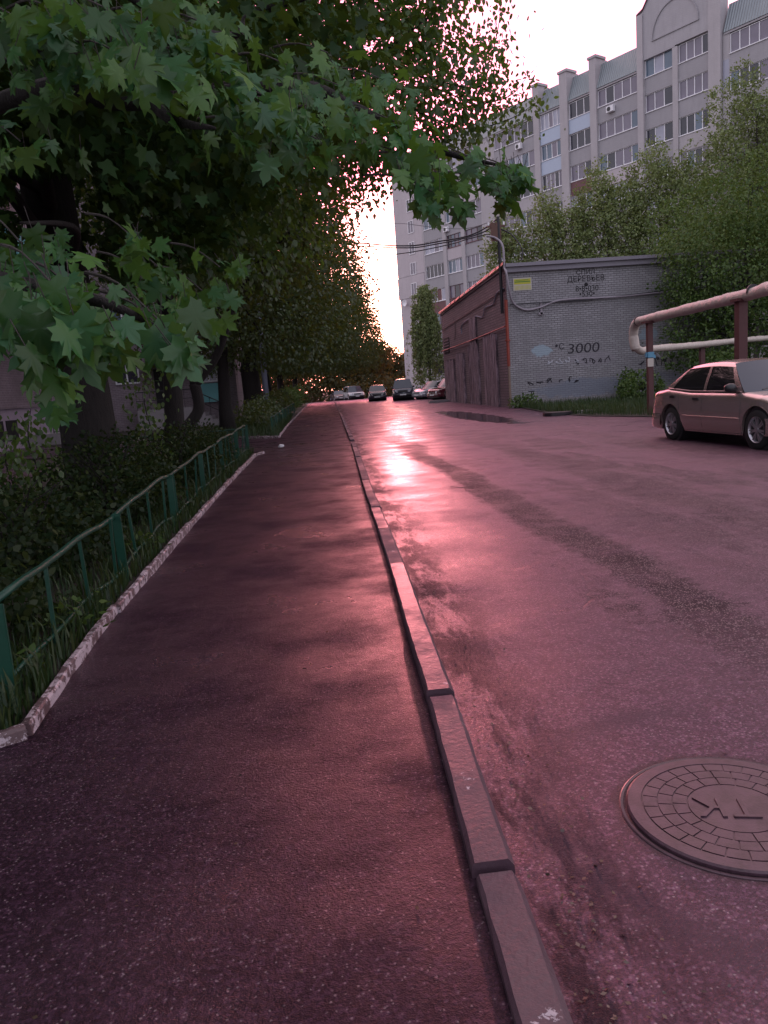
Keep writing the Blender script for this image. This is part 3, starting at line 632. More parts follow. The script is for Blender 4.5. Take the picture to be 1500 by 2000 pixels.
# dry low hedge branches + fallen shrubs around the forked tree
def grassblades(name, n, region, hmin, hmax, mat, label=None):
    P = region(n); n = len(P); H = rng.uniform(hmin, hmax, n); th = rng.uniform(0, 6.28, n); lean = rng.uniform(.1, .7, n)
    d = np.stack([np.cos(th), np.sin(th), np.zeros(n)], 1); s = np.stack([-np.sin(th), np.cos(th), np.zeros(n)], 1); z = np.array([0, 0, 1.])
    w_ = rng.uniform(.003, .007, n)*(1+H)
    a = P-s*w_[:, None]; b = P+s*w_[:, None]; m1 = P+(d*lean[:, None]*.35+z*.62)*H[:, None]; tip = P+(d*lean[:, None]+z*(1-.35*lean[:, None]))*H[:, None]
    V = np.stack([a, b, m1+s*w_[:, None]*.8, m1-s*w_[:, None]*.8, tip], 1).reshape(-1, 3)
    F = []
    for i in range(n): k = i*5; F.append((k, k+1, k+2, k+3)); F.append((k+3, k+2, k+4))
    me = bpy.data.meshes.new(name); me.from_pydata(V.tolist(), [], F); me.materials.append(mat); o = bpy.data.objects.new(name, me); col.objects.link(o); tag(o, label or 'green grass blades growing in the bed', 'grass', kind='stuff'); return o
def reg_bed(n):
    y = 3.3+rng.random(n)**1.6*16; x = np.interp(y, [3.3, 5, 6], [-1.44, -1.50, -1.55])-rng.random(n)**1.7*2.8; return np.stack([x, y, np.full(n, .03)], 1)
grassblades('grass', 8000, reg_bed, .07, .30, L_grass, 'grass and long blades in the bed behind the green fence')
def reg_verge(n):
    y = 19+rng.random(n)*15.6; x = np.interp(y, [19, 21.2, 24, 27, 34.9], [12.2, 9.7, 8.8, 8.6, 9.3])+rng.random(n)**1.3*9; return np.stack([x, y, np.full(n, .04)], 1)
grassblades('grass', 15000, reg_verge, .10, .40, L_grass, 'grass on the verge in front of the brick building')
def reg_ff(n):
    y = 26+rng.random(n)*20; x = -1.25-rng.random(n)**1.3*3; return np.stack([x, y, np.full(n, .0)], 1)
grassblades('grass', 6000, reg_ff, .12, .5, L_grass, 'grass behind the far fence, right of the side path')
# weeds on the edge of the bed
for i, (x, y, h, lab) in enumerate([(-1.62, 4.75, .22, 'small bright weed leaning over the whitewashed kerb'), (-1.72, 3.95, .17, 'low yellowish weed at the foot of the nearest fence post'), (-1.75, 3.55, .12, 'tiny weed behind the kerb corner'), (-1.66, 7.2, .2, 'weed at the kerb halfway along the near fence')]):
    t = empty('weed', (x, y, .03)); tag(t, lab, 'weed', 'weeds beside the kerb'); n = 80
    C0 = np.stack([rng.normal(0, .09, n), rng.normal(0, .09, n), rng.uniform(.02, h, n)], 1); A = C0*np.array([6, 6, 0])+rnd(n, .4); A[:, 2] += .3; Nn = rnd(n, .4); Nn[:, 2] += 1
    leafmesh('leaves', C0, A, Nn, rng.uniform(.035, .075, n), OVAL, L_green, t)
    mm = MB()
    for k in range(6): mm.tube([(0, 0, -.02), (random.uniform(-.08, .08), random.uniform(-.08, .08), h)], [.004, .002], 4)
    mm.build('stems', L_grass, t)

# ------------------------------------------------------------------ house on the left behind the trees
M_lb = brick('left_brick', 1, (.27, .20, .235), (.22, .165, .20), (.33, .27, .31))
M_lbx = brick('left_brick_side', 0, (.30, .235, .265), (.25, .20, .23), (.36, .31, .35))
M_plinth = plain('plinth_render', (.34, .27, .35), .8, var=.15)
M_dark = plain('dark_void', (.012, .010, .012), .7)
M_white = plain('white_frame', (.78, .76, .80), .5, var=.05)
M_black = plain('black_metal', (.018, .016, .022), .5)
def glassm(name, c, rough=.08):
    n = NT(name); P = n.coord(); f = n.noise(P, .9, 2)
    return n.fin(n.mix(f, tuple(x*.6 for x in c), c), rough, spec=.6)
G_dark = glassm('window_glass_dark', (.05, .05, .07)); G_mid = glassm('window_glass_curtain', (.22, .19, .25), .15); G_pale = glassm('window_glass_pale', (.42, .42, .52), .2); G_blue = glassm('window_glass_blue', (.14, .19, .26), .1)
M_teal = plain('teal_sheet', (.13, .36, .38), .5, var=.12)
lh = empty('apartment_house', (-12, 24, 0)); tag(lh, 'brick apartment house mostly hidden by the trees on the left', 'building')
m = MB(); m.box(-12, 0, -16, 24, 1.65, 15.2); m.build('wall', M_lb, lh)
m = MB(); m.box(-12, .06, -16, 24, -.1, 1.64); m.build('plinth', M_plinth, lh)
m = MB(); m.box(-12.3, .35, -16.3, 24.3, 15.2, 15.55); m.build('roof', M_conc, lh)
m = MB(); m.box(.03, .12, -16, 24, 1.60, 1.70); m.build('plinth_ledge', M_lb, lh)
def lwin(y, z, w_, h_, x=0.0, parent=lh, mat=None, n=2):
    g = MB(); g.box(x-.02, x+.03, y-w_/2, y+w_/2, z, z+h_); o = g.build('window', mat or random.choice([G_dark, G_blue, G_mid]), parent)
    f = MB(); t = .05
    f.box(x+.03, x+.07, y-w_/2-t, y-w_/2+t, z-t, z+h_+t); f.box(x+.03, x+.07, y+w_/2-t, y+w_/2+t, z-t, z+h_+t); f.box(x+.031, x+.069, y-w_/2+t, y+w_/2-t, z-t, z+t); f.box(x+.031, x+.069, y-w_/2+t, y+w_/2-t, z+h_-t, z+h_+t)
    for k in range(1, n): yy = y-w_/2+w_*k/n; f.box(x+.032, x+.066, yy-.03, yy+.03, z+t, z+h_-t)
    f.build('frame', M_white, o)
for fl in range(5):
    for k in range(10): 
        if 4 < k*4-14 < 12 and fl == 0: continue
        lwin(-14+k*4, 2.5+2.75*fl, 1.5 if k % 3 else 1.0, 1.45, n=2+(k % 2))
for y in (6.5, 7.9, -2): 
    g = MB(); g.box(.05, .09, y-.55, y+.55, .35, 1.15); g.build('cellar_window', M_dark, lh)
for k, y in enumerate((-6, 2, 10, 18)):
    for fl in range(1, 5):
        z = 2.0+2.75*fl
        b_ = MB(); b_.box(.02, 1.05, y-1.5, y+1.5, z, z+.14); b_.box(.98, 1.04, y-1.45, y+1.45, z+.14, z+1.1); b_.box(.02, .97, y-1.47, y-1.42, z+.14, z+1.1); b_.box(.02, .97, y+1.42, y+1.47, z+.14, z+1.1)
        b_.build('balcony', random.choice([M_plinth, M_conc, M_teal]), lh)
# entrance railing along the plinth
rl = empty('metal_railing', (-10.9, 33.6, 0)); tag(rl, 'black metal railing in front of the pale basement wall on the far left', 'railing')
m = MB(); m.box(-.02, .02, 0, 6.4, 1.70, 1.74); m.box(-.02, .02, 0, 6.4, .50, .54); m.build('rails', M_black, rl)
m = MB(); m.box(-.012, .012, -.012, .012, 0, 1.74); b0 = m.build('baluster', M_black, rl)
for k in range(1, 18):
    q = b0.copy(); col.objects.link(q); q.parent = rl; q.location = (0, k*.375, 0)
m = MB(); m.box(-1.0, .3, -.3, 6.8, 0, .46); o = m.build('concrete_landing', M_conc); o.location = (-10.9, 33.6, 0); tag(o, 'concrete landing under the black railing', 'landing')
# annex across the end with the entrance
ax = empty('entrance_annex', (-6.4, 43.2, 0)); tag(ax, 'brick entrance annex with stairs seen between the forked tree and the thick trunk', 'building')
m = MB(); m.box(-5.5, 2.35, 0, 10, 0, 13); m.build('wall', M_lbx, ax)
m = MB(); m.box(-5.8, 2.55, -.3, 10.2, 13, 13.3); m.build('roof', M_conc, ax)
def fwin(x, z, w_, h_, mat):
    g = MB(); g.box(x-w_/2, x+w_/2, -.04, .02, z, z+h_); o = g.build('window', mat, ax); f = MB()
    for xx in (x-w_/2, x, x+w_/2): f.box(xx-.04, xx+.04, -.08, -.04, z, z+h_)
    f.box(x-w_/2-.04, x+w_/2+.04, -.081, -.041, z-.08, z); f.box(x-w_/2-.04, x+w_/2+.04, -.081, -.041, z+h_, z+h_+.06); f.build('frame', M_white, o)
fwin(.9, 2.4, .9, 1.5, G_pale); fwin(-3.4, 2.6, 1.2, 1.4, G_dark); fwin(.9, 5.2, 1.0, 1.5, G_dark); fwin(-1.6, 5.2, 1.2, 1.5, G_mid); fwin(-3.9, 5.2, 1.2, 1.5, G_blue); fwin(-1.6, 8, 1.2, 1.5, G_dark); fwin(.9, 8, 1.2, 1.5, G_mid)
m = MB(); m.box(-2.0, -1.0, -.06, .02, 1.1, 3.2); m.build('door', M_dark, ax)
m = MB(); m.box(-2.6, -.4, -1.6, 0, 3.35, 3.5); m.build('canopy', M_black, ax)
m = MB(); m.box(-2.7, .1, -1.8, -.1, -.02, 1.08)
for k in range(6): m.box(.102+.32*k, .42+.32*k-.002, -1.8, -.1, -.02, 1.08-.18*(k+1))
m.build('steps', M_conc, ax)
m = MB(); m.tube([(-2.7, -1.75, 2.0), (.1, -1.75, 2.0), (2.0, -1.75, 1.0)], .03, 6); m.tube([(-2.7, -1.75, 1.55), (.1, -1.75, 1.55), (2.0, -1.75, .5)], .02, 6)
for k in range(8): x = -2.7+k*.35; m.tube([(x, -1.75, 1.05), (x, -1.75, 2.0)], .012, 4)
for k in range(5): x = .2+k*.42; z = 2.0-(x-.1)*.53; m.tube([(x, -1.75, z-1.0), (x, -1.75, z)], .012, 4)
m.build('railing', M_black, ax)
m = MB(); m.box(.35, 2.0, -.5, -.44, 1.25, 2.25); m.build('teal_panel', M_teal, ax)
# grey pole and the litter
po = empty('utility_pole', (-2.34, 40.5, gz(40.5))); tag(po, 'grey concrete pole standing in front of the thick dark trunk', 'pole')
M_pole = plain('pole_concrete', (.19, .20, .27), .7, var=.12, sc=3)
m = MB(); m.tube([(0, 0, -.1), (0, 0, 4), (0, 0, 9)], [.15, .135, .11], 14); m.build('shaft', M_pole, po, smooth=True)
m = MB(); m.tube([(0, 0, 8.7), (.8, 0, 9.1), (1.8, 0, 9.2)], .04, 8); m.build('arm', M_pole, po)
m = MB()
for k in range(14):
    a = k/14*6.28; m.tube([(0, 0, .02), (.05*math.cos(a)*random.uniform(.6, 1.3), .05*math.sin(a), random.uniform(.02, .06)), (.08*math.cos(a+.5), .07*math.sin(a+.5), random.uniform(.0, .04))], [.02, .028, .008], 5)
o = m.build('paper_litter', M_white); o.location = (-.92, 20.4, .03); tag(o, 'crumpled white scrap of litter on the pavement by the side path', 'litter')

# ------------------------------------------------------------------ brick utility building
SIL = (.15, .14, .18)
bp = [(12.5, .7, 2.6, .45, (.17, .20, .27), .55), (15.6, .8, 1.8, .4, (.16, .17, .24), .45), (10.6, 2.5, .5, .28, (.33, .42, .5), .8), (16.8, 1.9, 1.5, .5, (.25, .22, .2), .5), (15.7, 2.9, .5, .3, (.25, .34, .42), .6), (11.0, 1.2, .8, .4, (.24, .22, .25), .5), (13.0, 2.0, 1.2, .35, (.30, .27, .31), .5)]
M_gf = brick('painted_brick_front', 0, (.37, .355, .38), (.29, .275, .295), (.10, .088, .10), [(cx-9.11, cz, rx, rz, c, s) for cx, cz, rx, rz, c, s in bp], peel=.63)
M_gs = brick('brick_side', 1, (.235, .165, .19), (.17, .12, .14), (.04, .028, .034), sc=1.35)
gb = empty('brick_substation', (9.11, 35.1, 0)); tag(gb, 'single-storey painted brick substation with graffiti, standing at the right of the road', 'building')
GW, GL, GH = 11.5, 17.6, 6.25
m = MB(); m.quad((0, 0, -.2), (GW, 0, -.2), (GW, 0, GH), (0, 0, GH)); m.build('front_wall', M_gf, gb)
m = MB(); m.add([(0, 0, -.2), (0, 0, GH), (0, GL, GH-.42), (0, GL, -.2), (GW, 0, -.2), (GW, 0, GH), (GW, GL, GH-.42), (GW, GL, -.2)], [(0, 1, 2, 3), (4, 5, 6, 7), (3, 2, 6, 7)]); m.build('side_wall', M_gs, gb)
M_slab = concrete('roof_slab', (.25, .225, .27)); M_orange = plain('glow_orange_metal', (.36, .09, .04), .42, .2, var=.4); M_red = plain('red_pipe_paint', (.26, .045, .03), .5, var=.4)
m = MB(); m.add([(-.06, -.28, GH), (GW+.3, -.28, GH), (GW+.3, -.28, GH+.15), (-.06, -.28, GH+.15), (-.06, GL+.2, GH-.42), (GW+.3, GL+.2, GH-.42), (GW+.3, GL+.2, GH-.22), (-.06, GL+.2, GH-.22)], [(0, 1, 2, 3), (4, 5, 6, 7), (0, 3, 7, 4), (1, 2, 6, 5), (3, 2, 6, 7), (0, 1, 5, 4)])
m.box(-.02, GW, -.16, .0, GH-.22, GH-.005)
m.build('roof', M_slab, gb)
m = MB()
for k in range(12):
    y0 = -.2+k*1.49; zz = lambda y: GH+.21-.42*(y/GL); j = random.uniform(-.03, .03)
    m.add([(-.16+j, y0, zz(y0)), (-.08+j, y0, zz(y0)+.07), (-.14, y0+1.47, zz(y0+1.47)), (-.07, y0+1.47, zz(y0+1.47)+.07), (-.17+j, y0, zz(y0)-.10), (-.16, y0+1.47, zz(y0+1.47)-.10)], [(0, 2, 3, 1), (4, 5, 2, 0)])
m.build('roof_edge', M_orange, gb)  # roof edge metal has the sunset's orange glow put into its colour
# doors of weathered boards on the side towards the road
def boards():
    n = NT('weathered_boards'); g = n.n('ShaderNodeTexCoord').outputs['Object']; v = n.n('ShaderNodeMapping', {'Vector': g, 'Scale': (1, 7, .45)}).outputs[0]
    f = n.noise(v, 2.2, 7, .75); c = n.ramp(f, [(.36, (.03, .02, .026)), (.48, (.17, .115, .14)), (.62, (.42, .31, .37))])
    return n.fin(c, .8, n.bump(f, .6, .02))
M_bd = boards()
def door(y0, y1, z1, name='plank_door', z0=-.05):
    m = MB(); y = y0
    while y < y1-.05:
        w_ = random.uniform(.16, .22); e = min(y1, y+w_); d = random.uniform(.03, .06); m.box(-.05-d, -.004, y, e-.012, z0, z1+random.uniform(-.06, .06)); y = e
    return m.build(name, M_bd, gb)
door(2.2, 5.0, 3.55); door(6.6, 8.2, 4.75); door(6.4, 9.1, 3.3, z0=-.06).location.x = .035; door(10.4, 12.6, 3.0); door(13.6, 16.4, 2.75)
m = MB(); m.box(-.03, .0, 15.1, 17.0, 3.25, 4.25); lv = m.build('louvre_opening', M_dark, gb)
m = MB()
for k in range(5): m.box(-.06, -.032, 15.15, 16.95, 3.32+k*.18, 3.38+k*.18)
m.build('louvre_slat', M_bd, lv)
m = MB(); m.tube([(-.12, .1, 3.70), (-.12, 8, 3.55), (-.12, 17.5, 3.45)], .035, 8); m.build('red_gas_pipe', M_red, gb)
m = MB(); m.tube([(-.07, -.08, 4.85), (-.07, -.08, 1.9)], .075, 10); m.tube([(-.07, -.08, 3.02), (-.07, -.08, 3.10)], .12, 10); m.build('red_downpipe', M_red, gb)
m = MB(); m.tube([(-.07, -.08, 1.9), (-.07, -.08, .05)], .06, 10); m.build('grey_downpipe', plain('old_pipe', (.22, .15, .12), .6, var=.4), gb)
m = MB(); m.tube(spline([(-.05, .3, 5.4), (-.06, 1.6, 5.35), (-.05, 2.4, 4.95), (-.05, 4.2, 4.95), (-.05, 4.9, 4.55), (-.05, 6.6, 4.75), (-.05, 7.4, 4.35), (-.05, 8.2, 4.75), (-.05, 10.4, 4.6), (-.05, 10.6, 4.1)], 4), .03, 6); m.build('side_cable', M_pole, gb)
m = MB(); m.tube(spline([(-.04, 13, 5.3), (-.04, 12.6, 4.6), (-.04, 12.9, 3.9)], 4), .015, 5); m.tube([(-.04, .2, 5.35), (-.04, 17.4, 4.85)], .02, 5); m.build('thin_wire', M_black, gb)
# foundation and broken bits along the front
m = MB(); m.box(-.05, GW, -.14, -.003, -.1, .28); m.build('foundation', M_conc, gb)
# yellow notice
M_paper = plain('notice_paper', (.52, .47, .42), .7, var=.05); M_yel = plain('notice_yellow', (.45, .42, .04), .6); M_ng = plain('notice_green', (.05, .2, .03), .6)
sg = MB().box(0, .84, -.02, 0, 0, .55).build('notice_board', M_paper); sg.location = (9.42, 35.09, 5.22); tag(sg, 'small yellow and white notice fixed high on the front wall near the corner', 'sign')
MB().box(.04, .80, -.026, -.021, .27, .50).build('yellow_band', M_yel, sg); m = MB().box(.06, .78, -.031, -.027, .36, .40)
m.box(.1, .7, -.031, -.027, .44, .46); m.build('green_lettering', M_ng, sg)
m = MB()
for k in range(13): m.box(.06+k*.058, .085+k*.058, -.026, -.021, .03, .22)
m.build('tear_off_strips', M_yel, sg)
# stencilled lettering
M_ink = plain('black_stencil', (.012, .01, .014), .8); M_ink2 = plain('faded_spray', (.03, .025, .035), .8); M_wsp = plain('white_spray', (.5, .5, .56), .8)
def text(name, s, x, z, size, mat, parent, shear=0.0, ext=.002, rot=0.0, sx=1.0):
    c = bpy.data.curves.new(name, 'FONT'); c.body = s; c.size = size; c.extrude = ext; c.align_x = 'CENTER'; c.shear = shear
    o = bpy.data.objects.new(name, c); col.objects.link(o); dg = bpy.context.evaluated_depsgraph_get(); me = bpy.data.meshes.new_from_object(o.evaluated_get(dg))
    bpy.data.objects.remove(o); me.materials.append(mat); q = bpy.data.objects.new(name, me); col.objects.link(q); q.parent = parent; q.location = (x, -.006, z); q.rotation_euler = (math.pi/2, rot, 0); q.scale = (sx, 1, 1); return q
text('stencil_lettering', 'СПИЛ', 3.68, 5.75, .30, M_ink, gb); text('stencil_lettering', 'ДЕРЕВЬЕВ', 3.68, 5.45, .34, M_ink, gb)
text('stencil_lettering', '8•8•030', 3.72, 5.02, .34, M_ink, gb); text('stencil_lettering', '•530•', 3.72, 4.78, .34, M_ink, gb); text('stencil_lettering', '•', 3.68, 5.06, .7, M_ink, gb)
text('sprayed_digits', '3000', 3.45, 2.28, .62, M_ink2, gb, .1, sx=1.25); text('sprayed_digits', '•с', 2.35, 2.5, .5, M_ink2, gb)
def scrawl(x0, z0, n, w_, h_, r, mat):
    for k in range(n):
        c = x0+k*w_*1.25; pts = [(c+random.uniform(-.5, .5)*w_, -.008, z0+random.uniform(-.5, .5)*h_) for _ in range(5)]
        MB().tube(spline(pts, 4), r, 5).build('sprayed_scrawl', mat, gb)
scrawl(1.9, 2.0, 4, .32, .3, .022, M_wsp); scrawl(3.1, 1.9, 5, .3, .3, .02, M_ink2); scrawl(.9, 1.1, 6, .36, .3, .02, M_ink2); scrawl(6.2, 1.6, 6, .3, .5, .02, M_ink2); scrawl(6.6, 1.9, 4, .35, .3, .02, M_wsp)
text('sprayed_scrawl', 'Т', .95, .35, .5, M_ink2, gb)
# mast, conduit and cables on the corner
ms = empty('cable_mast', (8.98, 35.55, 0)); tag(ms, 'dark mast rising above the corner of the brick substation, holding the overhead wires', 'mast')
m = MB(); m.tube([(0, 0, 4.3), (0, 0, 8.55)], .075, 8); m.build('shaft', M_black, ms)
m = MB(); m.box(-.35, .10, -.05, .05, 7.5, 8.3); m.box(-.5, .3, -.04, .04, 8.1, 8.18); m.build('bracket', plain('rust_brown', (.12, .06, .045), .7), ms)
m = MB(); [m.tube([(x, 0, z), (x, 0, z+.16)], .045, 6) for x, z in ((-.45, 8.16), (-.2, 8.16), (.25, 8.16))]; m.build('insulator', M_white, ms)
M_cond = plain('grey_conduit', (.30, .26, .30), .5, var=.15)
def cable(name, pts, r, mat, label, cat='cable', group=None):
    o = MB().tube(spline(pts, 8), r, 6).build(name, mat, smooth=True); tag(o, label, cat, group); return o
cable('grey_conduit', [(8.45, 35.6, 7.75), (8.8, 35.4, 7.6), (9.02, 35.1, 7.2), (9.02, 34.98, 6.3), (9.03, 34.72, 6.0), (9.12, 34.72, 5.3), (9.35, 34.95, 4.7), (9.9, 35.0, 4.36), (10.6, 35.0, 4.42), (11.6, 35.0, 4.68), (14, 35.0, 4.66), (16.2, 35.0, 4.72), (18.5, 35.0, 4.7)], .05, M_cond, 'pale grey conduit looping down the corner and along the front of the brick substation', 'conduit')
cable('dark_feeder_cable', [(9.1, 35.55, 8.0), (9.5, 35.3, 7.7), (9.8, 34.8, 7.0), (9.75, 34.72, 6.5)], .03, M_black, 'short dark cable hanging from the mast to the roof slab')
cable('dark_feeder_cable', [(9.2, 34.96, 4.62), (11, 34.98, 4.62), (13, 34.98, 4.62), (18, 34.98, 4.9)], .022, M_black, 'thin dark cable running just behind the pale conduit')
m = MB(); m.box(-.05, .05, -.06, 0, -.25, .35); m.box(-.14, .10, -.06, 0, -.22, -.12); q = m.build('conduit_bracket', M_cond, gb); q.location = (1.55, -.01, 4.32)
GR = 'overhead cables crossing the road'
cable('overhead_cable', [(8.95, 35.5, 8.45), at_Y(945, 447, 36.6), at_Y(910, 462, 37.2), at_Y(860, 471, 38.5), at_Y(800, 480, 40), at_Y(720, 476, 42), at_Y(640, 462, 44), (-9, 50, 14)], .035, M_black, 'thick upper overhead cable sagging left from the mast', group=GR)
cable('overhead_cable', [(8.85, 35.5, 8.2), at_Y(945, 453, 36.6), at_Y(905, 466, 37.2), at_Y(850, 477, 38.5), at_Y(800, 484, 40), at_Y(720, 481, 42), at_Y(640, 470, 44), (-9, 50, 13.6)], .03, M_black, 'second overhead cable running just under the thick one', group=GR)
cable('overhead_cable', [(8.7, 35.5, 7.8), at_Y(950, 458, 36.2), at_Y(910, 468, 37.2), at_Y(880, 477, 38.5), at_Y(800, 493, 40), at_Y(720, 501, 42), at_Y(640, 500, 44), (-9, 50, 12)], .025, M_black, 'lowest overhead cable, sloping down to the left', group=GR)
cable('overhead_cable', [(8.7, 35.5, 8.35), at_Y(900, 447, 37.5), at_Y(800, 438, 40), at_Y(700, 420, 43), (-9, 50, 16)], .012, M_black, 'thin highest overhead wire', group=GR)
# debris by the verge
m = MB(); m.poly_prism([(.55*math.cos(a)*random.uniform(.8, 1.15), .4*math.sin(a)*random.uniform(.8, 1.15)) for a in np.linspace(0, 6.1, 12)], 0, .12); o = m.build('tarry_slab', plain('tar', (.02, .015, .02), .5, bump=.5), bevel=.02); o.location = (8.35, 25.9, .0); tag(o, 'dark tarry lump lying at the edge of the grass verge', 'debris')
m = MB(); m.poly_prism([(0, 0), (.7, -.05), (.8, .2), (.5, .45), (.05, .35)], 0, .1); o = m.build('broken_slab', M_conc, bevel=.015); o.location = (8.9, 25.8, .01); tag(o, 'broken pale concrete slab beside the dark lump', 'debris')
m = MB(); m.box(0, 1.6, 0, .5, 0, .16); o = m.build('concrete_block', M_conc, bevel=.02); o.location = (7.7, 51.0, gz(51)); tag(o, 'low concrete block at the far corner of the substation', 'block')

# ------------------------------------------------------------------ heating pipe on posts
def wrapm():
    n = NT('pipe_wrap'); P = n.coord(); f = n.noise(P, 5, 5, .7)
    return n.fin(n.mix(f, (.36, .29, .26), (.62, .55, .50)), .45, n.bump(n.noise(P, 9, 4, .6), .7, .03))
M_wrap = wrapm(); M_brown = plain('brown_post', (.085, .028, .03), .6, var=.3)
hp = empty('heating_pipe', (9.8, 22, 0)); tag(hp, 'fat wrapped heating pipe raised on brown posts beside the parked sedan', 'pipe'); HB = Vector(hp.location)
def wrapped(name, pts, r, seg=.45):
    P = [Vector(p)-HB for p in pts]; Q = []; R2 = []
    for a, b in zip(P[:-1], P[1:]):
        n = max(2, int((b-a).length/.09))
        for i in range(n): Q.append(a.lerp(b, i/n)); R2.append(0)
    Q.append(P[-1]); acc = 0; out_ = []
    for i, q in enumerate(Q):
        if i: acc += (q-Q[i-1]).length
        ph = (acc/seg) % 1
        out_.append(r*(1+.05*math.sin(acc*3.1)+.03*math.sin(acc*7.7)) * (0.90 if ph < .12 else 1.0))
    return MB().tube(Q, out_, 14).build(name, M_wrap, hp, smooth=True)
top = spline([(10.02, 23.35, 1.95), (10.0, 23.45, 2.45), (10.0, 23.2, 2.76), (10.0, 22.6, 2.80)], 5) + [Vector(p) for p in ((9.89, 19.55, 2.82), (9.67, 16.6, 2.82))] + spline([(9.64, 16.2, 2.82), (9.58, 15.45, 2.82), (9.55, 15.15, 2.5), (9.55, 15.1, 1.6), (9.55, 15.1, .2)], 5)
wrapped('upper_pipe', top, .135)
wrapped('lower_pipe', spline([(10.02, 23.35, 2.05), (10.3, 23.55, 1.92), (11, 24.2, 1.98), (13.5, 26.5, 2.05), (17.5, 29.8, 2.2), (22, 33, 2.3)], 6), .11)
for (x, y, wd, zt) in ((9.86, 22.0, .075, 2.72), (9.62, 16.75, .10, 2.76), (14.2, 27.3, .08, 2.0)):
    m = MB(); m.box(-wd, wd, -wd, wd, -.1, zt-.06); m.box(-.18, .18, -.14, .14, zt-.058, zt); q = m.build('post', M_brown, hp); q.location = Vector((x, y, 0))-HB
m = MB(); m.box(-.09, .09, -.10, .10, 1.68, 1.84); m.box(-.13, -.09, -.05, .05, 1.70, 1.80); m.box(.09, .16, -.04, .04, 1.66, 1.75); q = m.build('blue_tape', plain('blue_tape', (.10, .28, .42), .5), hp); q.location = Vector((9.86, 22, 0))-HB
m = MB(); m.box(-.11, .06, -.12, -.078, 1.42, 1.66); q = m.build('paper_note', M_paper, hp); q.location = Vector((9.86, 22, 0))-HB
for (x, y, z) in ((10.0, 23.05, 2.80), (9.66, 16.35, 2.87)):
    m = MB(); m.tube([(0, .02, 0), (0, -.02, 0)], .15, 14); q = m.build('strap', M_black, hp); q.location = Vector((x, y, z))-HB

# ------------------------------------------------------------------ manhole
def iron():
    n = NT('cast_iron'); P = n.coord(); f = n.noise(P, 6, 5, .7); return n.fin(n.mix(n.ramp(n.noise(P, 17, 5, .75), [(.42, 0.), (.6, .65)]), n.mix(f, (.055, .027, .042), (.10, .050, .073)), (.034, .017, .022)), n.ramp(f, [(.3, .28), (.7, .45)]), n.bump(n.noise(P, 120, 3), .35, .002), spec=.5)
M_iron = iron()
mh_ = empty('manhole_cover', (1.23, 2.17, 0)); tag(mh_, 'round iron manhole cover in the road with a ringed block pattern and two letters', 'manhole cover'); mh_.rotation_euler = (0, 0, math.radians(14)); mh_.location.z = -.006
RM = .352
m = MB(); m.lathe([(-.02, RM+.004), (.008, RM+.002), (.010, RM-.002), (.008, RM-.010), (-.012, RM-.011)], 72, 'z'); m.build('rim', M_iron, mh_, smooth=False)
m = MB(); m.lathe([(-.02, RM-.019), (.014, RM-.019), (.019, RM-.026), (.020, .285), (.0165, .284)], 72, 'z'); cv = m.build('lid', M_iron, mh_)
m = MB()
for (ra, rb, nb, off) in ((.236, .279, 26, 0), (.190, .2325, 22, .3), (.144, .1865, 18, .1)):
    for k in range(nb):
        a0 = off+2*math.pi*k/nb+.0022/ra; a1 = off+2*math.pi*(k+1)/nb-.0022/ra; q = []
        for t in (0, .5, 1): q.append((ra*math.cos(a0+(a1-a0)*t), ra*math.sin(a0+(a1-a0)*t)))
        for t in (1, .5, 0): q.append((rb*math.cos(a0+(a1-a0)*t), rb*math.sin(a0+(a1-a0)*t)))
        m.poly_prism(q, .010, .0198)
m.build('block_pattern', M_iron, mh_)
m = MB(); m.lathe([(.010, .141), (.0195, .139), (.0195, 0.001)], 48, 'z'); m.build('centre_disc', M_iron, mh_)
def strokes(name, segs, wd, parent, z0, z1, mat):
    m = MB()
    for (x0, y0, x1, y1) in segs:
        d = Vector((x1-x0, y1-y0)); n_ = Vector((-d.y, d.x)).normalized()*wd/2
        m.poly_prism([(x0+n_.x, y0+n_.y), (x1+n_.x, y1+n_.y), (x1-n_.x, y1-n_.y), (x0-n_.x, y0-n_.y)], z0, z1); z1 += .0005
    return m.build(name, mat, parent)
# the letters Т and К, tops towards the right kerbside as they lie in the photograph
def rot2(segs, a, cx, cy): 
    c, s = math.cos(a), math.sin(a); return [(cx+x0*c-y0*s, cy+x0*s+y0*c, cx+x1*c-y1*s, cy+x1*s+y1*c) for x0, y0, x1, y1 in segs]
RT = math.radians(152)
q = text('letter_relief', 'ТК', 0, 0, .15, M_iron, mh_, ext=.005); q.rotation_euler = (0, 0, RT); q.location = (.0, .055, .0195)
m = MB(); m.lathe([(.0100, .2835), (.0114, .2835)], 48, 'z'); m.build('groove_dirt', plain('groove_dirt', (.02, .011, .015), .7), mh_)

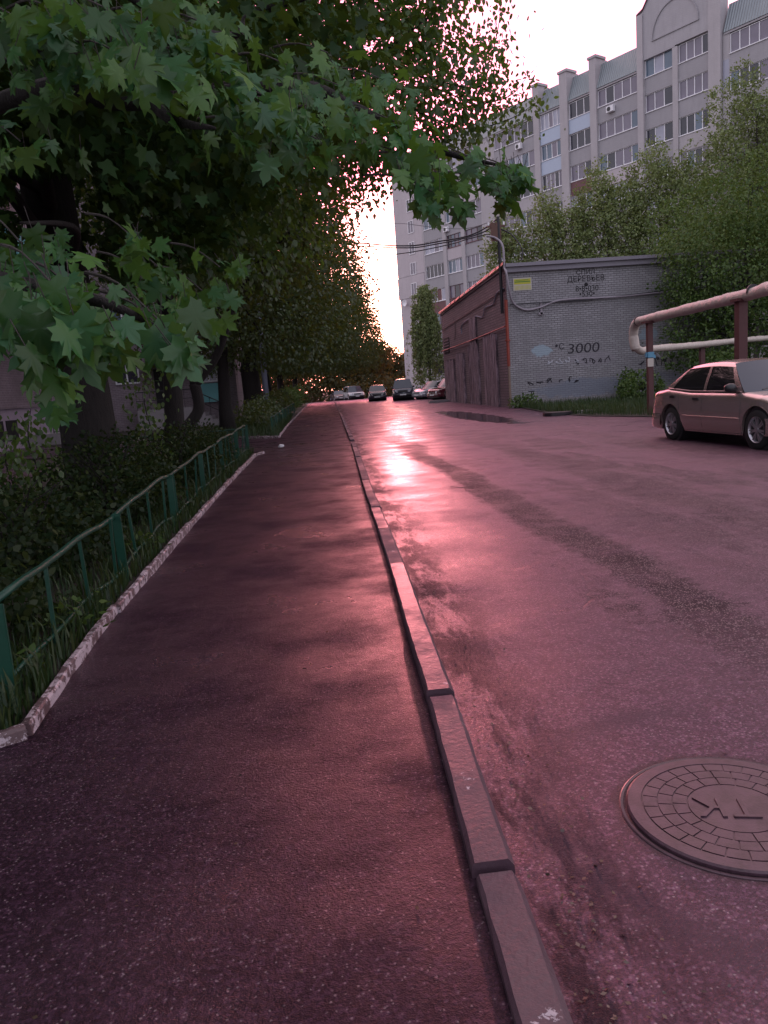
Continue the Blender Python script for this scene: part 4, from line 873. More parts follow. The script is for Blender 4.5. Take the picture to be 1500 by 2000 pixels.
# twig and fallen catkins on the road
m = MB(); m.tube([(0, 0, .012), (.15, -.25, .015), (.12, -.5, .012)], .004, 5); m.tube([(.15, -.25, .015), (.24, -.4, .02)], .003, 4); o = m.build('twig', M_bark2); o.location = (1.75, 10.2, .005); tag(o, 'thin forked twig lying on the wet road', 'twig')
n = 700; yy = 1.2+rng.random(n)**1.5*9; kx = np.array([xk(v) for v in yy]); C0 = np.stack([kx+.03+np.abs(rng.normal(0, .13, n))+rng.uniform(0, .05, n), yy, np.full(n, .006)], 1)
C1 = np.stack([rng.uniform(-1.4, 3.2, 260), 1.0+rng.random(260)**1.4*12, np.full(260, .009)], 1)
C0 = np.concatenate([C0, C1]); n = len(C0); A = rnd(n, 1); A[:, 2] *= .15; Nn = rnd(n, .25); Nn[:, 2] += 1
M_crumb = leaf('litter_bits', [(.02, .014, .012), (.06, .035, .02), (.10, .05, .03), (.16, .10, .08), (.03, .02, .02)], .1)
o = leafmesh('leaf_litter', C0, A, Nn, rng.uniform(.005, .019, n), DIA, M_crumb, None); tag(o, 'fine fallen bud scales and crumbs scattered beside the kerb', 'leaf litter', kind='stuff')

# ------------------------------------------------------------------ cars
G_car = glassm('car_glass', (.02, .018, .022), .04)
G_carf = glassm('windscreen', (.06, .065, .09), .06)
M_tyre = plain('tyre_rubber', (.012, .011, .013), .8); M_rim = plain('alloy_rim', (.45, .43, .47), .32, .8, var=.1); M_blk = plain('black_plastic', (.02, .02, .024), .4)
M_lamp = plain('headlamp', (.55, .55, .6), .08, .3, var=.05); M_tail = plain('tail_lamp', (.25, .02, .02), .2); M_plate = plain('number_plate', (.6, .6, .62), .5, var=.03)
def paint(name, c, rough=.25, metal=.0): return plain('paint_'+name, c, rough, metal, var=.06, sc=2, coat=.6)
def car(label, loc, rz, pm, L=4.3, W=1.68, H=1.42, wb=2.55, fo=.82, style='sedan', group=None, name='parked_car', R=.30, plate=True):
    o = empty(name, loc, rz); tag(o, label, 'car', group)
    xf = L/2-fo; xr = xf-wb; hw = W/2; xa, xb = -L/2, L/2
    if style == 'sedan':
        topx = [xa, xa+.05, xa+.25, xa+.75, xf-2.0, xf-.45, xf+.1, xb-.28, xb-.06, xb]; topz = [.66, .80, .94, .98, .92, .91, .84, .72, .62, .52]
        kb_ = [(xa+.62, xa+1.28), (xa+.86, xa+1.30), (xf-1.62, xf-1.62), (xf-1.53, xf-1.54), (xf-.60, xf-.98), (xf-.40, xf-.92)]
    elif style == 'hatch':
        topx = [xa, xa+.05, xa+.25, xa+.6, xf-2.0, xf-.45, xf+.1, xb-.2, xb-.05, xb]; topz = [.68, .86, .98, 1.0, .96, .95, .88, .78, .66, .55]
        kb_ = [(xa+.10, xa+.42), (xa+.5, xa+.66), (xf-1.5, xf-1.5), (xf-1.41, xf-1.42), (xf-.52, xf-.90), (xf-.34, xf-.84)]
    else:
        topx = [xa, xa+.05, xa+.25, xa+.6, xf-1.6, xf-.35, xf+.1, xb-.16, xb-.05, xb]; topz = [.80, .98, 1.06, 1.06, 1.04, 1.03, 1.0, .94, .82, .70]
        kb_ = [(xa+.05, xa+.18), (xa+.35, xa+.42), (xf-1.25, xf-1.25), (xf-1.16, xf-1.17), (xf-.40, xf-.66), (xf-.26, xf-.60)]
    Wx = [xa, xa+.06, xa+.22, xa+.6, 0, xb-.75, xb-.3, xb-.08, xb]; Ww = [.80, .90, .96, 1.0, 1.0, .99, .93, .82, .70]
    z0 = .20 if style != 'suv' else .30
    ra = R+.065
    def zb(x):
        z = z0+(.10 if (x < xa+.12 or x > xb-.12) else 0)
        for c in (xf, xr):
            if abs(x-c) < ra: z = max(z, R+math.sqrt(ra*ra-(x-c)**2))
        return z
    prof = [(.93, 0), (.965, .10), (.99, .25), (1.0, .42), (.995, .60), (.985, .74), (.975, .86), (.955, .94), (.90, .985), (.80, 1.0), (.5, 1.015), (0, 1.022)]
    xs = sorted(set([xa, xb] + list(np.linspace(xa, xb, 76)) + [c+s*ra*k for c in (xf, xr) for s in (-1, 1) for k in (.999, .97, .9, .8, .6)]))
    v = []; f = []; np_ = len(prof); per = 2*np_-1
    for x in xs:
        zt = interp(x, topx, topz); w_ = interp(x, Wx, Ww)*hw; b_ = zb(x); row = []
        for fy, fz in prof: row.append((x, -w_*fy, max(b_, z0+fz*(zt-z0))+(0 if fz else 0)))
        row += [(x, -y, z) for (x, y, z) in row[:-1][::-1]]
        v += row
    for i in range(len(xs)-1):
        for k in range(per-1): f.append((i*per+k, i*per+k+1, (i+1)*per+k+1, (i+1)*per+k))
    f.append(tuple(range(per))); f.append(tuple((len(xs)-1)*per+k for k in range(per))[::-1])
    body = MB().add(v, f).build('body', pm, o, smooth=True)
    body.modifiers.new('edge', 'EDGE_SPLIT').split_angle = math.radians(42)
    # underbody and wheel wells
    m = MB(); m.box(xa+.15, xb-.15, -hw*.78, hw*.78, z0-.02, .5)
    for c in (xf, xr): m.lathe([(-hw*.93, ra-.012), (hw*.93, ra-.012)], 24, 'y', (c, 0, R))
    m.build('underbody', M_blk, o)
    # greenhouse
    ztop = H-.045
    xro0, xro1 = kb_[0][1], kb_[-1][1]
    def roofz(x): 
        t = (x-xro0)/(xro1-xro0); return ztop-.06*(1-math.sin(math.pi*min(1, max(0, .12+.76*t))))
    by = hw*.915; ry = hw*.70
    def sp(xbelt, xroof, t, s):
        x = xbelt+(xroof-xbelt)*t; zb_ = interp(xbelt, topx, topz)-.01; z = zb_+(roofz(xroof)-zb_)*t
        y = by+(ry-by)*(t**1.25) ; return (x, s*y, z)
    def patch(name, c0, c1, t0, t1, mat, nu=5, nv=6, off=0.0, parent=o):
        for s in (-1, 1):
            v = []; f = []
            for i in range(nu+1):
                u = i/nu; xb0 = c0[0]+(c1[0]-c0[0])*u; xr0 = c0[1]+(c1[1]-c0[1])*u
                for j in range(nv+1):
                    p = sp(xb0, xr0, t0+(t1-t0)*j/nv, s); v.append((p[0], p[1]+s*off, p[2]))
            for i in range(nu):
                for j in range(nv): f.append((i*(nv+1)+j, (i+1)*(nv+1)+j, (i+1)*(nv+1)+j+1, i*(nv+1)+j+1))
            MB().add(v, f).build(name, mat, parent, smooth=True)
    T1 = .90
    patch('pillar', kb_[0], kb_[1], 0, T1, pm); patch('side_window', kb_[1], kb_[2], .05, T1, G_car, off=-.006); patch('pillar', kb_[2], kb_[3], 0, T1, pm, 2)
    patch('side_window', kb_[3], kb_[4], .05, T1, G_car, off=-.006); patch('pillar', kb_[4], kb_[5], 0, T1, pm, 2)
    m = MB()
    for s in (-1, 1): m.tube([Vector(sp(kb_[1][0]+(kb_[4][0]-kb_[1][0])*t, kb_[1][1]+(kb_[4][1]-kb_[1][1])*t, .03, s))+Vector((0, s*.004, 0)) for t in np.linspace(-.06, 1.06, 10)], .014, 5)
    m.build('window_trim', pm, o)
    # roof
    v = []; f = []; nu = 14; yy = [-1, -.97, -.8, -.4, 0, .4, .8, .97, 1]
    for i in range(nu+1):
        u = i/nu; cu0 = kb_[0][0]+(kb_[-1][0]-kb_[0][0])*u; x = xro0+(xro1-xro0)*u
        e = sp(cu0, x, T1, 1); z = roofz(x)
        for q in yy:
            if abs(q) == 1: v.append((e[0], math.copysign(e[1], q), e[2]))
            elif abs(q) == .97: v.append((x, q*ry*1.005, z+.004))
            else: v.append((x, q*ry, z+.012+.035*(1-q*q)))
    for i in range(nu):
        for j in range(8): f.append((i*9+j, (i+1)*9+j, (i+1)*9+j+1, i*9+j+1))
    MB().add(v, f).build('roof', pm, o, smooth=True)
    def screen(name, kx, ksign, mat):
        v = []; f = []
        zb_ = interp(kx[0], topx, topz)-.005
        for i in range(7):
            t = i/6
            for q in yy[1:-1]:
                q = q/.97; bulge = .16*(1-q*q)*ksign*(1-t*.6)
                yb = by*.985+(ry*1.0-by*.985)*(t**1.25); zr = roofz(kx[1])+.012+.035*(1-(q*.97)**2)
                v.append((kx[0]+(kx[1]-kx[0])*t+bulge, q*yb, zb_+(zr-zb_)*t))
        for i in range(6):
            for j in range(6): f.append((i*7+j, i*7+j+1, (i+1)*7+j+1, (i+1)*7+j))
        MB().add(v, f).build(name, mat, o, smooth=True)
    screen('windscreen', kb_[-1], 1, G_carf); screen('rear_window', kb_[0], -1, G_car)
    # seams, handles, moulding
    def side(x, fz, s, d=.002):
        zt = interp(x, topx, topz); w_ = interp(x, Wx, Ww)*hw; y = np.interp(fz, [p[1] for p in prof], [p[0] for p in prof])*w_+d
        return Vector((x, s*y, z0+fz*(zt-z0)))
    m = MB()
    doors = [kb_[3][0]-.04, xf-.42] + ([xr+ra*.9] if style == 'sedan' else [])
    for s in (-1, 1):
        for x in doors: m.tube([side(x+(.10*(.3-fz) if x < xf-1.8 else 0), fz, s, 0) for fz in (.04, .2, .4, .6, .8, .93)], .0045, 5)
        m.tube([side(x, .04, s, 0) for x in np.linspace(xr+ra+.05, xf-ra-.05, 8)], .0045, 4)
    for yy_ in np.linspace(-.9, .9, 2): pass
    m.build('door_seam', M_blk, o)
    if style != 'suv':
        for s in (-1, 1): MB().tube([side(x, .40, s, .004) for x in np.linspace(xr+ra+.08, xf-ra-.08, 8)], .014, 6).build('side_moulding', pm, o)
    for s in (-1, 1):
        for x in (kb_[3][0]-.24, kb_[1][0]+.12 if style == 'sedan' else kb_[1][0]+.25):
            p = side(x, .83, s, .01); h = MB(); h.box(p.x-.09, p.x+.09, p.y-.016, p.y+.016, p.z-.024, p.z+.022); h.build('door_handle', M_blk, o, bevel=.008)
        p = side(kb_[4][0]-.02, .99, s, 0); h = MB(); h.lathe([(-.10, .02), (-.085, .055), (-.02, .078), (.05, .074), (.09, .04), (.10, .01)], 12, 'y', (p.x-.02, p.y+s*.13, p.z+.075)); h.tube([(p.x, p.y-.0*s, p.z+.02), (p.x-.01, p.y+s*.08, p.z+.05)], .022, 6)
        h.build('wing_mirror', M_blk, o, smooth=True)
        # lamps
        zt = topz[-2]; x1 = xb-.03; h = MB()
        pts = []
        for t in np.linspace(0, 1, 6):
            y = hw*(.50+.36*t); x = xb-.005-.20*t**2.2; pts.append((x, s*y))
        zl0, zl1 = (.50, .64) if style != 'suv' else (.68, .86)
        if style == 'sedan': zl0, zl1 = .50, .63
        v = [(x+.02, y, zl0) for x, y in pts]+[(x+.0, y, zl1) for x, y in pts]; h.add(v, [(i, i+1, 7+i, 6+i) for i in range(5)]); h.build('headlight', M_lamp, o, smooth=True)
        h = MB(); v = []
        pts = [(xa-.006+.30*t**2.4, s*hw*(.55+.37*t)) for t in np.linspace(0, 1, 6)]; v = [(x-.012, y, .70) for x, y in pts]+[(x+.0, y, .84) for x, y in pts]; h.add(v, [(i, i+1, 7+i, 6+i) for i in range(5)]); h.build('tail_light', M_tail, o, smooth=True)
    # bumpers
    for sx, nm in ((1, 'front_bumper'), (-1, 'rear_bumper')):
        zz0, zz1 = z0+.03, z0+.30; ring = []
        for t in np.linspace(-1, 1, 17):
            ee = abs(t); y = hw*.955*t/1.0; x = (L/2+.035)-.05*ee**2-(.36*max(0, ee-.78)/.22 if ee > .78 else 0)*.9
            y = hw*(math.copysign(min(ee/.86, 1), t))*(.93+.05*(ee > .86)); ring.append((sx*x, y))
        ring = [(sx*(L/2+.03-.30*abs(t)**3.2), hw*(1.015*math.sin(t*math.pi/2*.98))) for t in np.linspace(-1, 1, 21)]; ring = [(sx*(L/2-.52), -hw*1.012)]+ring+[(sx*(L/2-.52), hw*1.012)]
        v = []; f = []
        for (x, y) in ring:
            for dz, dx in ((zz0, -.05), (zz0+.04, 0), (zz1-.05, .0), (zz1, -.045)): v.append((x+sx*dx, y*(1+dx*.2), dz))
        for i in range(len(ring)-1):
            for k in range(3): f.append((i*4+k, i*4+k+1, (i+1)*4+k+1, (i+1)*4+k))
        MB().add(v, f).build(nm, pm if style != 'suv' else M_blk, o, smooth=True)
    m = MB(); g0, g1 = (.52, .60) if style != 'suv' else (.68, .84); m.box(xb-.02, xb+.015, -hw*.42, hw*.42, g0, g1)
    m.build('grille', M_blk, o)
    m = MB(); m.box(xb+.036, xb+.045, -.26, .26, z0+.12, z0+.23); m.build('number_plate', M_plate, o, bevel=.002)
    m = MB(); m.box(-L/2-.045, -L/2-.036, -.26, .26, z0+.14, z0+.25) if style != 'sedan' else m.box(-L/2-.012, -L/2-.003, -.26, .26, .62, .73); m.build('number_plate', M_plate, o)
    # wheels
    for c in (xf, xr):
        for s in (-1, 1):
            tr = hw-.115
            wm = MB().lathe([(-.095, R*.66), (-.095, R*.93), (-.075, R*.99), (0, R), (.075, R*.99), (.095, R*.93), (.095, R*.66)], 32, 'y'); wm.f = wm.f[:-2]; wh = wm.build('wheel', M_tyre, o, smooth=True)
            wh.location = (c, s*tr, R); wh.modifiers.new('e', 'EDGE_SPLIT').split_angle = math.radians(50)
            m = MB(); y1 = s*.088; y0 = s*.05
            m.lathe([(s*.098, R*.67), (s*.10, R*.655), (s*.07, R*.60), (s*.03, R*.585)], 32, 'y')
            m.f = [q for q in m.f if len(q) == 4]
            for k in range(14):
                a = 2*math.pi*(k//2)/7 + (.13 if k % 2 else -.13); M_ = Matrix.Rotation(a, 4, 'Y')
                m.box(-.011, .011, min(y0, y1), max(y0, y1)-.002*(k % 2), R*.10, R*.64, M_)
            m.lathe([(s*.04, R*.16), (s*.095, R*.15), (s*.10, R*.02)], 16, 'y')
            m.build('rim', M_rim, wh)
            MB().lathe([(s*.02, R*.66), (s*.025, .01)], 20, 'y').build('brake_disc', M_blk, wh)
    return o
P_beige = paint('beige', (.52, .40, .39), .24, .75); P_navy = paint('navy', (.03, .03, .05), .2); P_dark = paint('dark', (.035, .025, .04), .2)
P_white = paint('white', (.48, .47, .50), .25); P_silver = paint('silver', (.34, .33, .37), .22, .5); P_red = paint('maroon', (.09, .015, .025), .2); P_grey = paint('grey', (.14, .10, .11), .25)
fwdv = Vector((.048, -.9988)); latv = Vector((.9988, .048))
cc = Vector((6.975, 13.01)) + latv*.70
sedan = car('beige sedan with alloy wheels parked before the heating pipe, at the right edge', (cc.x, cc.y, 0), math.atan2(fwdv.y, fwdv.x), P_beige, L=4.36, W=1.66, H=1.44, wb=2.66, fo=.80, R=.315)
m = MB(); m.tube([(sedan_x, y_, z_) for sedan_x, y_, z_ in ((1.26, -.62, .935), (1.10, -.2, 1.00), (1.02, .0, 1.02))], .011, 5); m.build('wiper', M_blk, sedan)
FG = 'cars parked at the far end of the road'
D = math.radians
def faraway(lab, X, Y, rz, pm, **k): return car(lab, (X, Y, gz(Y)), D(rz), pm, group=FG, **k)
faraway('dark boxy off-roader with a pale roof edge, facing the camera in the road', 7.75, 66.0, -97, P_navy, L=3.9, W=1.82, H=1.80, wb=2.3, fo=.75, style='suv', R=.36)
faraway('dark hatchback with lit bonnet facing the camera, left of the boxy off-roader', 6.05, 72.0, -96, P_dark, L=3.9, W=1.66, H=1.46, wb=2.45, fo=.8, style='hatch')
faraway('white SUV turned slightly, far down the road', 5.65, 106, -80, P_white, L=4.5, W=2.2, H=1.85, wb=2.6, fo=.85, style='suv', R=.38)
faraway('small dark reddish sedan half hidden beyond the end of the kerb', 3.7, 112, -80, P_grey, L=4.2, W=1.7, H=1.42, wb=2.5, style='sedan')
faraway('silver sedan parked nose towards the road beside the dark boxy off-roader', 10.4, 64.2, -150, P_silver, L=4.4, W=1.75, H=1.45, wb=2.6, style='sedan')
faraway('maroon hatchback peeking out behind the corner of the substation', 10.9, 59.3, -152, P_red, L=4.2, W=1.72, H=1.55, wb=2.5, style='hatch', R=.33)
faraway('white car behind the maroon hatchback, only its bonnet and roof showing', 11.3, 61.8, -150, P_white, L=4.3, W=1.75, H=1.62, wb=2.55, style='hatch')

# ------------------------------------------------------------------ tall apartment block
K = 97/90.
a_ = math.radians(149.5)
d0 = ray(786, 640); P0 = Vector((0, 0, CAM_H))+d0*97; P0.z = 0
blk = empty('apartment_block', P0); tag(blk, 'ten-storey grey apartment block with glazed balconies, rising behind the trees on the right', 'building')
Dx = Vector((math.sin(a_), math.cos(a_), 0)); blk.rotation_euler = (0, 0, math.atan2(Dx.y, Dx.x))
def facm(name, c, j=.0):
    n = NT(name); P = n.coord(); s = n.n('ShaderNodeSeparateXYZ', {0: P})
    f = n.noise(P, .6, 6, .65); st = n.noise(n.coord(sc=(2.5, 1, .25)), 1.5, 5, .7)
    base = n.mix(f, tuple(x*.86 for x in c), tuple(x*1.12 for x in c)); base = n.mix(n.math('MULTIPLY', n.ramp(st, [(.5, 0.), (.75, 1.)]), .3), base, tuple(x*.6 for x in c))
    h = n.n('ShaderNodeTexBrick', {'Vector': n.n('ShaderNodeCombineXYZ', {0: s.outputs[0], 1: s.outputs[2]}).outputs[0], 'Color1': (1, 1, 1, 1), 'Color2': (.9, .9, .9, 1), 'Mortar': (.65, .65, .68, 1), 'Scale': 1., 'Mortar Size': .012, 'Brick Width': .26, 'Row Height': .085})
    base = n.mix(.5, base, n.mix(1.0, base, h.outputs[0], 'MULTIPLY'))
    return n.fin(base, .85, n.bump(n.noise(P, 12, 4), .3, .02))
M_f = facm('block_wall', (.43, .405, .43)); M_f2 = facm('block_pilaster', (.47, .435, .455)); M_fd = facm('block_spandrel', (.38, .36, .385)); M_end = facm('block_end_panel', (.54, .48, .51))
def corr():
    n = NT('corrugated_roof'); g = n.n('ShaderNodeTexCoord').outputs['Object']; s = n.n('ShaderNodeSeparateXYZ', {0: g}); wv = n.math('SINE', n.math('MULTIPLY', s.outputs[0], 28.))
    st = n.noise(n.n('ShaderNodeMapping', {'Vector': g, 'Scale': (2.2, 1, .4)}).outputs[0], 1.5, 5, .7)
    c = n.mix(st, (.19, .22, .24), (.31, .34, .36)); return n.fin(c, .45, n.bump(wv, .8, .03), .3)
M_corr = corr(); M_lpan = plain('white_blue_panel', (.42, .48, .60), .5, var=.08); M_wbrown = plain('brown_frame', (.14, .06, .075), .6); M_redbr = plain('painted_balcony_boards', (.17, .085, .09), .8, var=.5, sc=2)
TOP = 26.35; FH = 2.78; DEP = 13.0; SEND = 64.0
def sx(s): return s*K
m = MB(); m.box(sx(4.65), SEND, .35, DEP, -2, 26.3); m.build('core', M_dark, blk)
m = MB(); m.box(-.25, sx(4.65)-.01, 0, DEP, 14.5, 28.5); m.box(-.29, sx(4.65)-.01, -.05, DEP+.04, 11.9, 14.45)
m.box(-.10, sx(4.65)-.01, .05, DEP-.05, -2, 11.88); m.build('end_panel', M_end, blk)
def window(s0, s1, z0, z1, n, y=.14, frame=None, glass=None, solid=()):
    x0, x1 = sx(s0), sx(s1)
    g = MB().box(x0, x1, y, y+.05, z0, z1).build('window', glass or random.choice([G_mid, G_mid, G_mid, G_dark, G_blue, G_pale]), blk)
    fm = frame or M_white; f = MB(); t = .045; ya, yb = y-.05, y-.002
    f.box(x0, x0+t*1.2, ya, yb, z0, z1); f.box(x1-t*1.2, x1, ya, yb, z0, z1); f.box(x0+t*1.2, x1-t*1.2, ya+.002, yb, z0, z0+t*1.6); f.box(x0+t*1.2, x1-t*1.2, ya+.002, yb, z1-t, z1)
    for k in range(1, n): x = x0+(x1-x0)*k/n; f.box(x-t*.75, x+t*.75, ya+.004, yb, z0+t*1.6, z1-t)
    f.box(x0-.03, x1+.03, y-.20, y-.052, z0-.05, z0+.0)
    f.build('frame', fm, g)
    # panes with curtains or an open sash
    for k in range(n):
        if random.random() < .38: MB().box(x0+(x1-x0)*k/n+.05, x0+(x1-x0)*(k+1)/n-.05, y-.012, y-.004, z0+.08, z1-.06).build('pane', random.choice([G_dark, G_pale, G_mid, G_blue, G_dark]), g)
    return g
bays = [('A', 4.95, 8.12, 4), ('B', 8.72, 11.06, 3), ('C', 11.65, 14.18, 3), ('D', 16.4, 21.65, 6), ('E', 22.36, 24.80, 4), ('F', 25.69, 28.07, 3), ('G', 28.78, 32.82, 5), ('H', 33.40, 35.87, 3), ('I', 36.36, 38.90, 4), ('J', 40.45, 45.4, 6), ('K', 46.6, 51.0, 5), ('L', 52.2, 56.5, 5)]
msp = MB(); mwin = []
for b, s0, s1, n in bays:
    off = .80 if b in 'HI' else 0
    for i in range(9):
        zs = 24.72+off-FH*i; z1 = zs+1.42
        if zs < 1.5: continue
        fr = None; gl = None; nn = n
        if b == 'B' and i in (3, 5, 7): fr = M_wbrown
        if b == 'A' and i in (6,): fr = M_wbrown
        if b == 'C' and i in (3,): fr = M_wbrown
        if random.random() < .08 and b in 'DGJ': fr = M_wbrown
        if b == 'A' and i == 5 or b == 'B' and i == 5: gl = M_redbr
        if b == 'E' and i == 0: gl = G_pale
        if i < 8: window(s0, s1, zs, z1, nn if random.random() < .7 else nn+1, frame=fr, glass=gl)
        # spandrel below this window
        zz0 = z1-FH if i < 8 else -1.0
        msp.box(sx(s0)-.02, sx(s1)+.02, .02, .34, max(-1, zz0), zs-.055)
for i, (b, s0, s1) in enumerate((('E', 22.36, 24.80), ('E', 22.36, 24.80), ('F', 25.69, 28.07))):
    zs = 24.72-FH*(1 if i == 1 else 0); MB().box(sx(s0), sx(s1), -.01, .018, zs-1.30, zs-.06).build('balcony_panel', M_lpan, blk)
msp.build('spandrel', M_fd, blk)
for s0, s1, i, mt in ((16.4, 21.65, 2, 0), (28.78, 32.82, 2, 1), (36.36, 38.90, 2, 0), (8.72, 11.06, 3, 1), (4.95, 8.12, 5, 2), (11.65, 14.18, 1, 1), (25.69, 28.07, 2, 2), (8.72, 11.06, 5, 2)):
    zs = 24.72+(.8 if s0 == 36.36 else 0)-FH*i; MB().box(sx(s0), sx(s1), -.012, .018, zs-1.28, zs-.06).build('balcony_panel', [M_f2, M_end, M_redbr][mt], blk)
# pilasters and blank strips
pil = [(4.65, 4.95, .0), (8.12, 8.72, -.12), (11.06, 11.65, -.12), (14.18, 16.4, 0), (21.65, 22.36, -.15), (24.80, 25.69, -.18), (28.07, 28.78, -.18), (32.82, 33.40, -.25), (35.87, 36.36, -.1), (38.90, 39.9, -.25), (39.9, 40.45, .05), (45.4, 46.6, -.1), (51.0, 52.2, -.1), (56.5, 59.3, 0)]
for s0, s1, y in pil:
    zt = 26.3
    if (s0, s1) in ((24.80, 25.69), (28.07, 28.78), (21.65, 22.36)): zt = 28.95
    if s0 == 32.82: zt = 30.5
    if s0 == 35.87: zt = 26.89
    if s0 in (38.90,): zt = 30.5
    x0, x1 = sx(s0)+(.02 if s0 > 4.8 else 0), sx(s1)-.02
    m = MB(); m.box(x0, x1, y, .6, -2, zt)
    if zt > 28 and zt < 30: m.box(x0-.12, x1+.12, y-.08, 1.2, zt+.002, zt+.22); m.box(x0, x1, .602, 1.5, 26.4, zt)
    m.build('pilaster', M_f2, blk)
m = MB(); m.box(sx(39.92), sx(39.92)+.5, .045, .12, 22.3, 24.4); m.build('narrow_window', G_pale, blk)
# mansard roof
for s0, s1 in ((4.95, 14.18), (14.18, 21.65), (22.36, 24.80), (25.69, 28.07), (28.78, 32.82), (40.0, 59.3)):
    x0, x1 = sx(s0), sx(s1)
    m = MB(); m.add([(x0, -.08, 26.36), (x1, -.08, 26.36), (x1, .75, 28.55), (x0, .75, 28.55), (x0, DEP, 28.55), (x1, DEP, 28.55), (x0, DEP, 26.36), (x1, DEP, 26.36)], [(0, 1, 2, 3), (3, 2, 5, 4), (0, 3, 4, 6), (1, 7, 5, 2), (0, 6, 7, 1)])
    m.build('mansard_roof', M_corr, blk)
    m = MB(); m.box(x0, x1, -.02, .3, 26.20, 26.34); m.build('eaves_board', M_f, blk)
# gable with arch
x0, x1 = sx(33.4), sx(38.9); xc = (x0+x1)/2; g0 = 27.0
m = MB(); pts = [(x0-.6, g0+.0), (x1+.6, g0+.0), (x1+.6, 30.5), (x1+.0, 30.75), (xc+1.6, 32.6), (xc, 33.1), (xc-1.6, 32.6), (x0, 30.75), (x0-.6, 30.5)]
n = len(pts); m.add([(x, -.12, z) for x, z in pts]+[(x, 1.6, z) for x, z in pts], [tuple(range(n)), tuple(range(n, 2*n))[::-1]]+[(i, (i+1) % n, n+(i+1) % n, n+i) for i in range(n)])
m.box(x0-.02, sx(35.87)+.3, -.119, .6, 26.9, 26.998); m.build('gable_wall', M_f, blk)
m = MB(); q = [(x, z) for x, z in pts[2:]]
for (xa_, za), (xb_, zb_) in zip(q[:-1], q[1:]):
    m.add([(xa_, -.24, za), (xb_, -.24, zb_), (xb_, -.24, zb_+.14), (xa_, -.24, za+.14), (xa_, 1.7, za), (xb_, 1.7, zb_), (xb_, 1.7, zb_+.14), (xa_, 1.7, za+.14)], [(0, 1, 2, 3), (4, 5, 6, 7), (0, 1, 5, 4), (3, 2, 6, 7)])
m.build('gable_coping', M_wbrown, blk)
m = MB(); rA = 2.15; ring = [(xc+rA*math.cos(t), 28.15+rA*1.12*math.sin(t)) for t in np.linspace(0, math.pi, 21)]
for (xa_, za), (xb_, zb_) in zip(ring[:-1], ring[1:]):
    k = .955; ca = (xc+(xa_-xc)*k, 28.15+(za-28.15)*k); cb = (xc+(xb_-xc)*k, 28.15+(zb_-28.15)*k); m.add([(xa_, -.20, za), (xb_, -.20, zb_), (cb[0], -.20, cb[1]), (ca[0], -.20, ca[1]), (xa_, -.119, za), (xb_, -.119, zb_), (cb[0], -.119, cb[1]), (ca[0], -.119, ca[1])], [(0, 1, 2, 3), (0, 1, 5, 4), (3, 2, 6, 7)])
m.box(xc-rA, xc+rA, -.20, -.118, 28.06, 28.15); m.build('arch_moulding', M_fd, blk)
m = MB(); m.box(sx(33.4), sx(38.9), -.10, .3, 26.42+.72, 26.995); m.build('frieze', M_f, blk)
# stair windows in the end panel
for i, z in enumerate((19.4, 16.95, 14.55, 12.15, 21.85, 24.3, 9.7, 7.3, 4.9)):
    y = -.001 if not 11.9 < z < 14.45 else -.055
    y = .045 if z < 11.9 else y
    x0, x1 = sx(2.3), sx(3.2); g = MB().box(x0, x1, y-.02, y+.02, z, z+1.35).build('stair_window', random.choice([G_dark, G_mid]), blk); f = MB()
    f.box(x0-.06, x0+.03, y-.06, y-.021, z-.05, z+1.4); f.box(x1-.03, x1+.06, y-.06, y-.021, z-.05, z+1.4); f.box(x0+.03, x1-.03, y-.059, y-.021, z-.05, z+.03); f.box(x0+.03, x1-.03, y-.059, y-.021, z+1.33, z+1.4); f.box(x0+.45, x0+.52, y-.058, y-.021, z+.03, z+1.33); f.build('frame', M_white, g)
# satellite dish and air conditioners
def ac(s, z): 
    x = sx(s); m = MB(); m.box(x-.38, x+.38, -.34, -.02, z, z+.52); o_ = m.build('air_conditioner', M_white, blk, bevel=.02); m = MB(); m.lathe([(-.36, .19), (-.355, .02)], 16, 'y', (x-.08, 0, z+.26)); m.build('fan_grille', M_black, o_)
ac(30.2, 23.9-.02); ac(19.8, 23.85); ac(26.9, 13.2); ac(8.9, 18.2)
m = MB(); m.lathe([(-.30, .02), (-.34, .2), (-.42, .42), (-.40, .42), (-.32, .2), (-.28, .02)], 20, 'y', (sx(1.2), 0, 11.4)); m.tube([(sx(1.2), -.3, 11.4), (sx(1.2), .02, 11.2)], .03, 6); m.build('satellite_dish', M_white, blk)

# ------------------------------------------------------------------ trees on the right
G = 'light green trees behind the brick substation'
def sc57(x, z, Y=57.): k = Y/52.; return x*k, 1.42+(z-1.42)*k
for (x, h, r, lab, kk) in [(13.6, 10.3, 1.7, 'thin sparse tree just right of the cable mast, behind the substation', .5), (17.0, 11.3, 2.6, 'pale green tree behind the middle of the substation roof', .8), (20.6, 12.6, 2.9, 'bushy tree behind the substation, below the corrugated roofs', 1), (24.6, 13.6, 3.0, 'tree with a tall dark leading shoot behind the right end of the substation', 1), (31.0, 17.2, 4.6, 'large yellow-green tree at the right picture edge behind the substation', 1.6)]:
    X, z = sc57(x, h); z *= 1.17
    bl = [((X, 57, z*.62), (r*.95, r*.9, z*.30)), ((X-r*.4, 56.6, z*.8), (r*.5, r*.5, z*.18)), ((X+r*.45, 57, z*.72), (r*.6, r*.6, z*.2)), ((X+.2, 56, z*.42), (r*1.1, r, z*.16)), ((X-r*.2, 57, z*.95), (r*.22, r*.22, z*.09)), ((X+r*.6, 57, z*.92), (r*.18, r*.2, z*.08))]
    tree(lab, (X, 57, 0), z*.9, .2, bl, int(1500*kk), 18, .52, .165, OVAL, L_olive, group=G, name='poplar_tree', barkm=M_bark2, droop=-.1)
